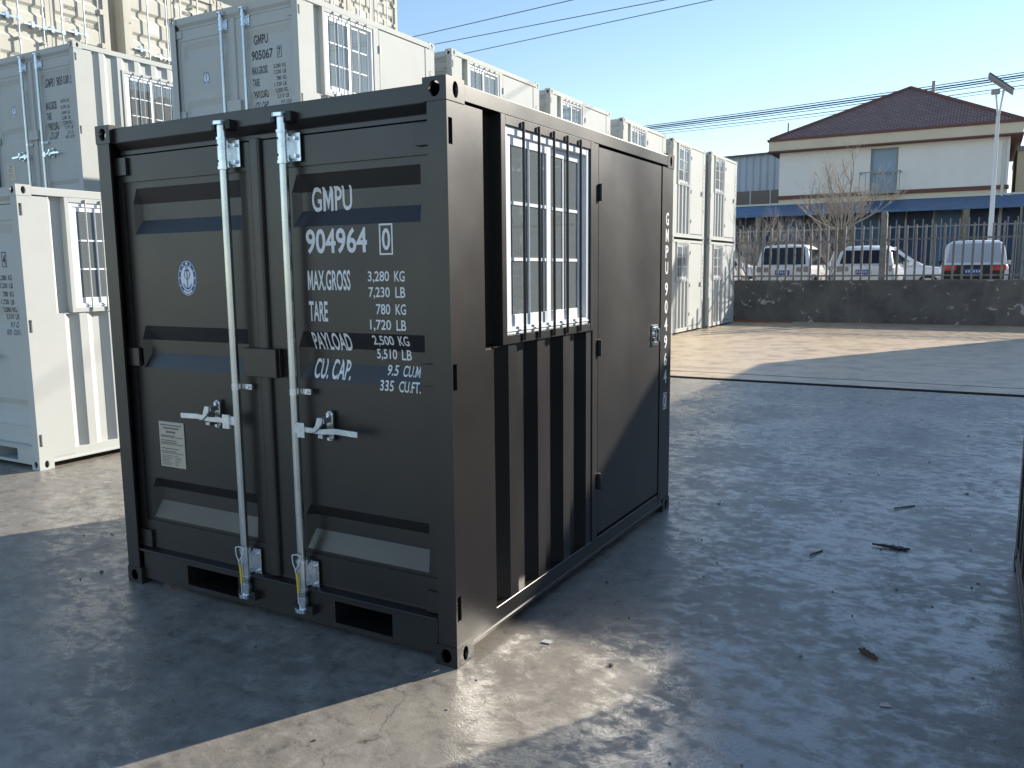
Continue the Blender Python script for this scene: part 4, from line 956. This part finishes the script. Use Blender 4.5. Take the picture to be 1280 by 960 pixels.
# overhead cables
M_CABLE = mat('black_cable', (.02, .022, .024), .6)
def cable(p, q, sag, r, label, grp):
    p, q = Vector(p), Vector(q); pts = []
    for k in range(25):
        t = k/24; v = p.lerp(q, t); v.z -= sag*4*t*(1-t); pts.append(v)
    tag(MB().tube(pts, r, 6).build('overhead_cable', M_CABLE), label, 'cable', grp)
GK = 'single cables high over the stacks'
for (a, b_, lb) in (((-14.33, 20.07, 9.), (-8.7, 19.44, 9.), 'highest'), ((-14.49, 21.18, 9.), (-6.5, 20.78, 9.), 'middle'), ((-14.36, 22.7, 9.), (-5.35, 21.48, 9.), 'lowest')):
    d = Vector(b_)-Vector(a); cable(Vector(a)-d*1.2, Vector(b_)+d*3, 0.0, .011, 'single black cable over the white row, %s of the three' % lb, GK)
GB = 'bundle of cables beyond the tiled house'
for i, (z0, z1, r) in enumerate(((12.80, 13.77, .028), (12.77, 13.72, .045), (12.75, 13.69, .04), (12.72, 13.61, .025), (12.66, 13.37, .025), (12.58, 13.29, .016))):
    d = (z1-z0)/24.9
    cable((-21.66-20, 62+i*.1, z0-d*20+.45), (3.22+18, 62+i*.1, z1+d*18+.45), .45+.10*i, r, 'black cable in the bundle passing beyond the brown roof', GB)

# small scraps lying on the yard
M_SCRAP = mat('dark_scrap', (.03, .028, .025), .8); M_LEAF = mat('dry_leaf', (.09, .06, .035), .8); M_BIT = mat('pale_scrap', (.55, .55, .53), .7); M_PLANK = mat('red_plank', (.25, .10, .06), .8)
def scrap(nm, loc, pts, h, m, label, cat, rz=0):
    mb = MB(); mb.prism(pts, 'z', 0, h); o = mb.build(nm, m); o.location = loc; o.rotation_euler = (.02, .03, rz); return tag(o, label, cat)
leafp = [(-.045, 0), (-.03, .010), (-.01, .017), (.004, .012), (.02, .016), (.035, .006), (.05, .002), (.03, -.008), (.012, -.006), (-.005, -.014), (-.025, -.010)]
scrap('torn_rubber', (1.38, 2.34, .004), [(-.12, .012), (-.09, .010), (-.06, .024), (-.035, .012), (-.01, .03), (.0, .012), (.03, .026), (.045, .008), (.075, .012), (.05, -.004), (.06, -.024), (.03, -.012), (.012, -.034), (-.004, -.010), (-.05, -.006), (-.08, .002)], .010, M_SCRAP, 'torn dark rubber scrap on the shaded yard', 'scrap', .1)
scrap('dry_leaf', (1.40, .89, .003), leafp, .010, M_LEAF, 'dry brown curled leaf lying on the shaded yard', 'leaf', -.6)
scrap('twig', (1.36, 3.24, .003), [(-.09, -.004), (.09, .0), (.09, .006), (-.09, .004)], .007, M_SCRAP, 'thin dark twig on the yard past the rubber scrap', 'twig', .9)
scrap('twig', (1.01, 2.06, .003), [(-.07, -.004), (.06, .0), (.06, .005), (-.07, .003)], .006, M_SCRAP, 'thin dark twig on the yard between container and rubber scrap', 'twig', 1.2)
scrap('metal_flake', (1.50, .50, .002), [(-.02, -.01), (.02, -.012), (.015, .012), (-.01, .01)], .004, M_BIT, 'small pale metal flake in the shade of the unlettered container', 'scrap', .4)
scrap('paper_bit', (.20, .38, .002), [(-.022, -.012), (.018, -.016), (.024, .010), (-.012, .014)], .004, M_BIT, 'small pale paper bit beside the lettered container foot', 'scrap', .2)
scrap('red_plank', (-3.9, 21.9, .006), [(-.95, -.05), (.95, -.06), (.95, .05), (-.95, .06)], .05, M_PLANK, 'long reddish plank lying at the foot of the dark wall', 'plank', .02)

m = MB(); rg = random.Random(21)
for k in range(420):
    x_, y_ = rg.uniform(-4.2, 1.9), rg.uniform(-1.8, 8.6)
    if -W-.02 < x_ < .02 and -.02 < y_ < L+.02: continue
    r_ = rg.uniform(.0018, .006) if rg.random() < .9 else rg.uniform(.006, .011); a_ = rg.uniform(0, 6.28)
    pts = [(x_+r_*(1.0+rg.uniform(-.3, .5))*cos(a_+q*2*pi/5), y_+r_*(.7+rg.uniform(-.2, .4))*sin(a_+q*2*pi/5)) for q in range(5)]
    m.prism(pts, 'z', .0005, .0005+r_*rg.uniform(.5, 1.1))
tag(m.build('scattered_grit', mat('grit', (.10, .09, .08), .9, noise=(.9, (.32, .30, .27), .5, .56))), 'fine dark and pale grit scattered over the yard', 'grit', kind='stuff')
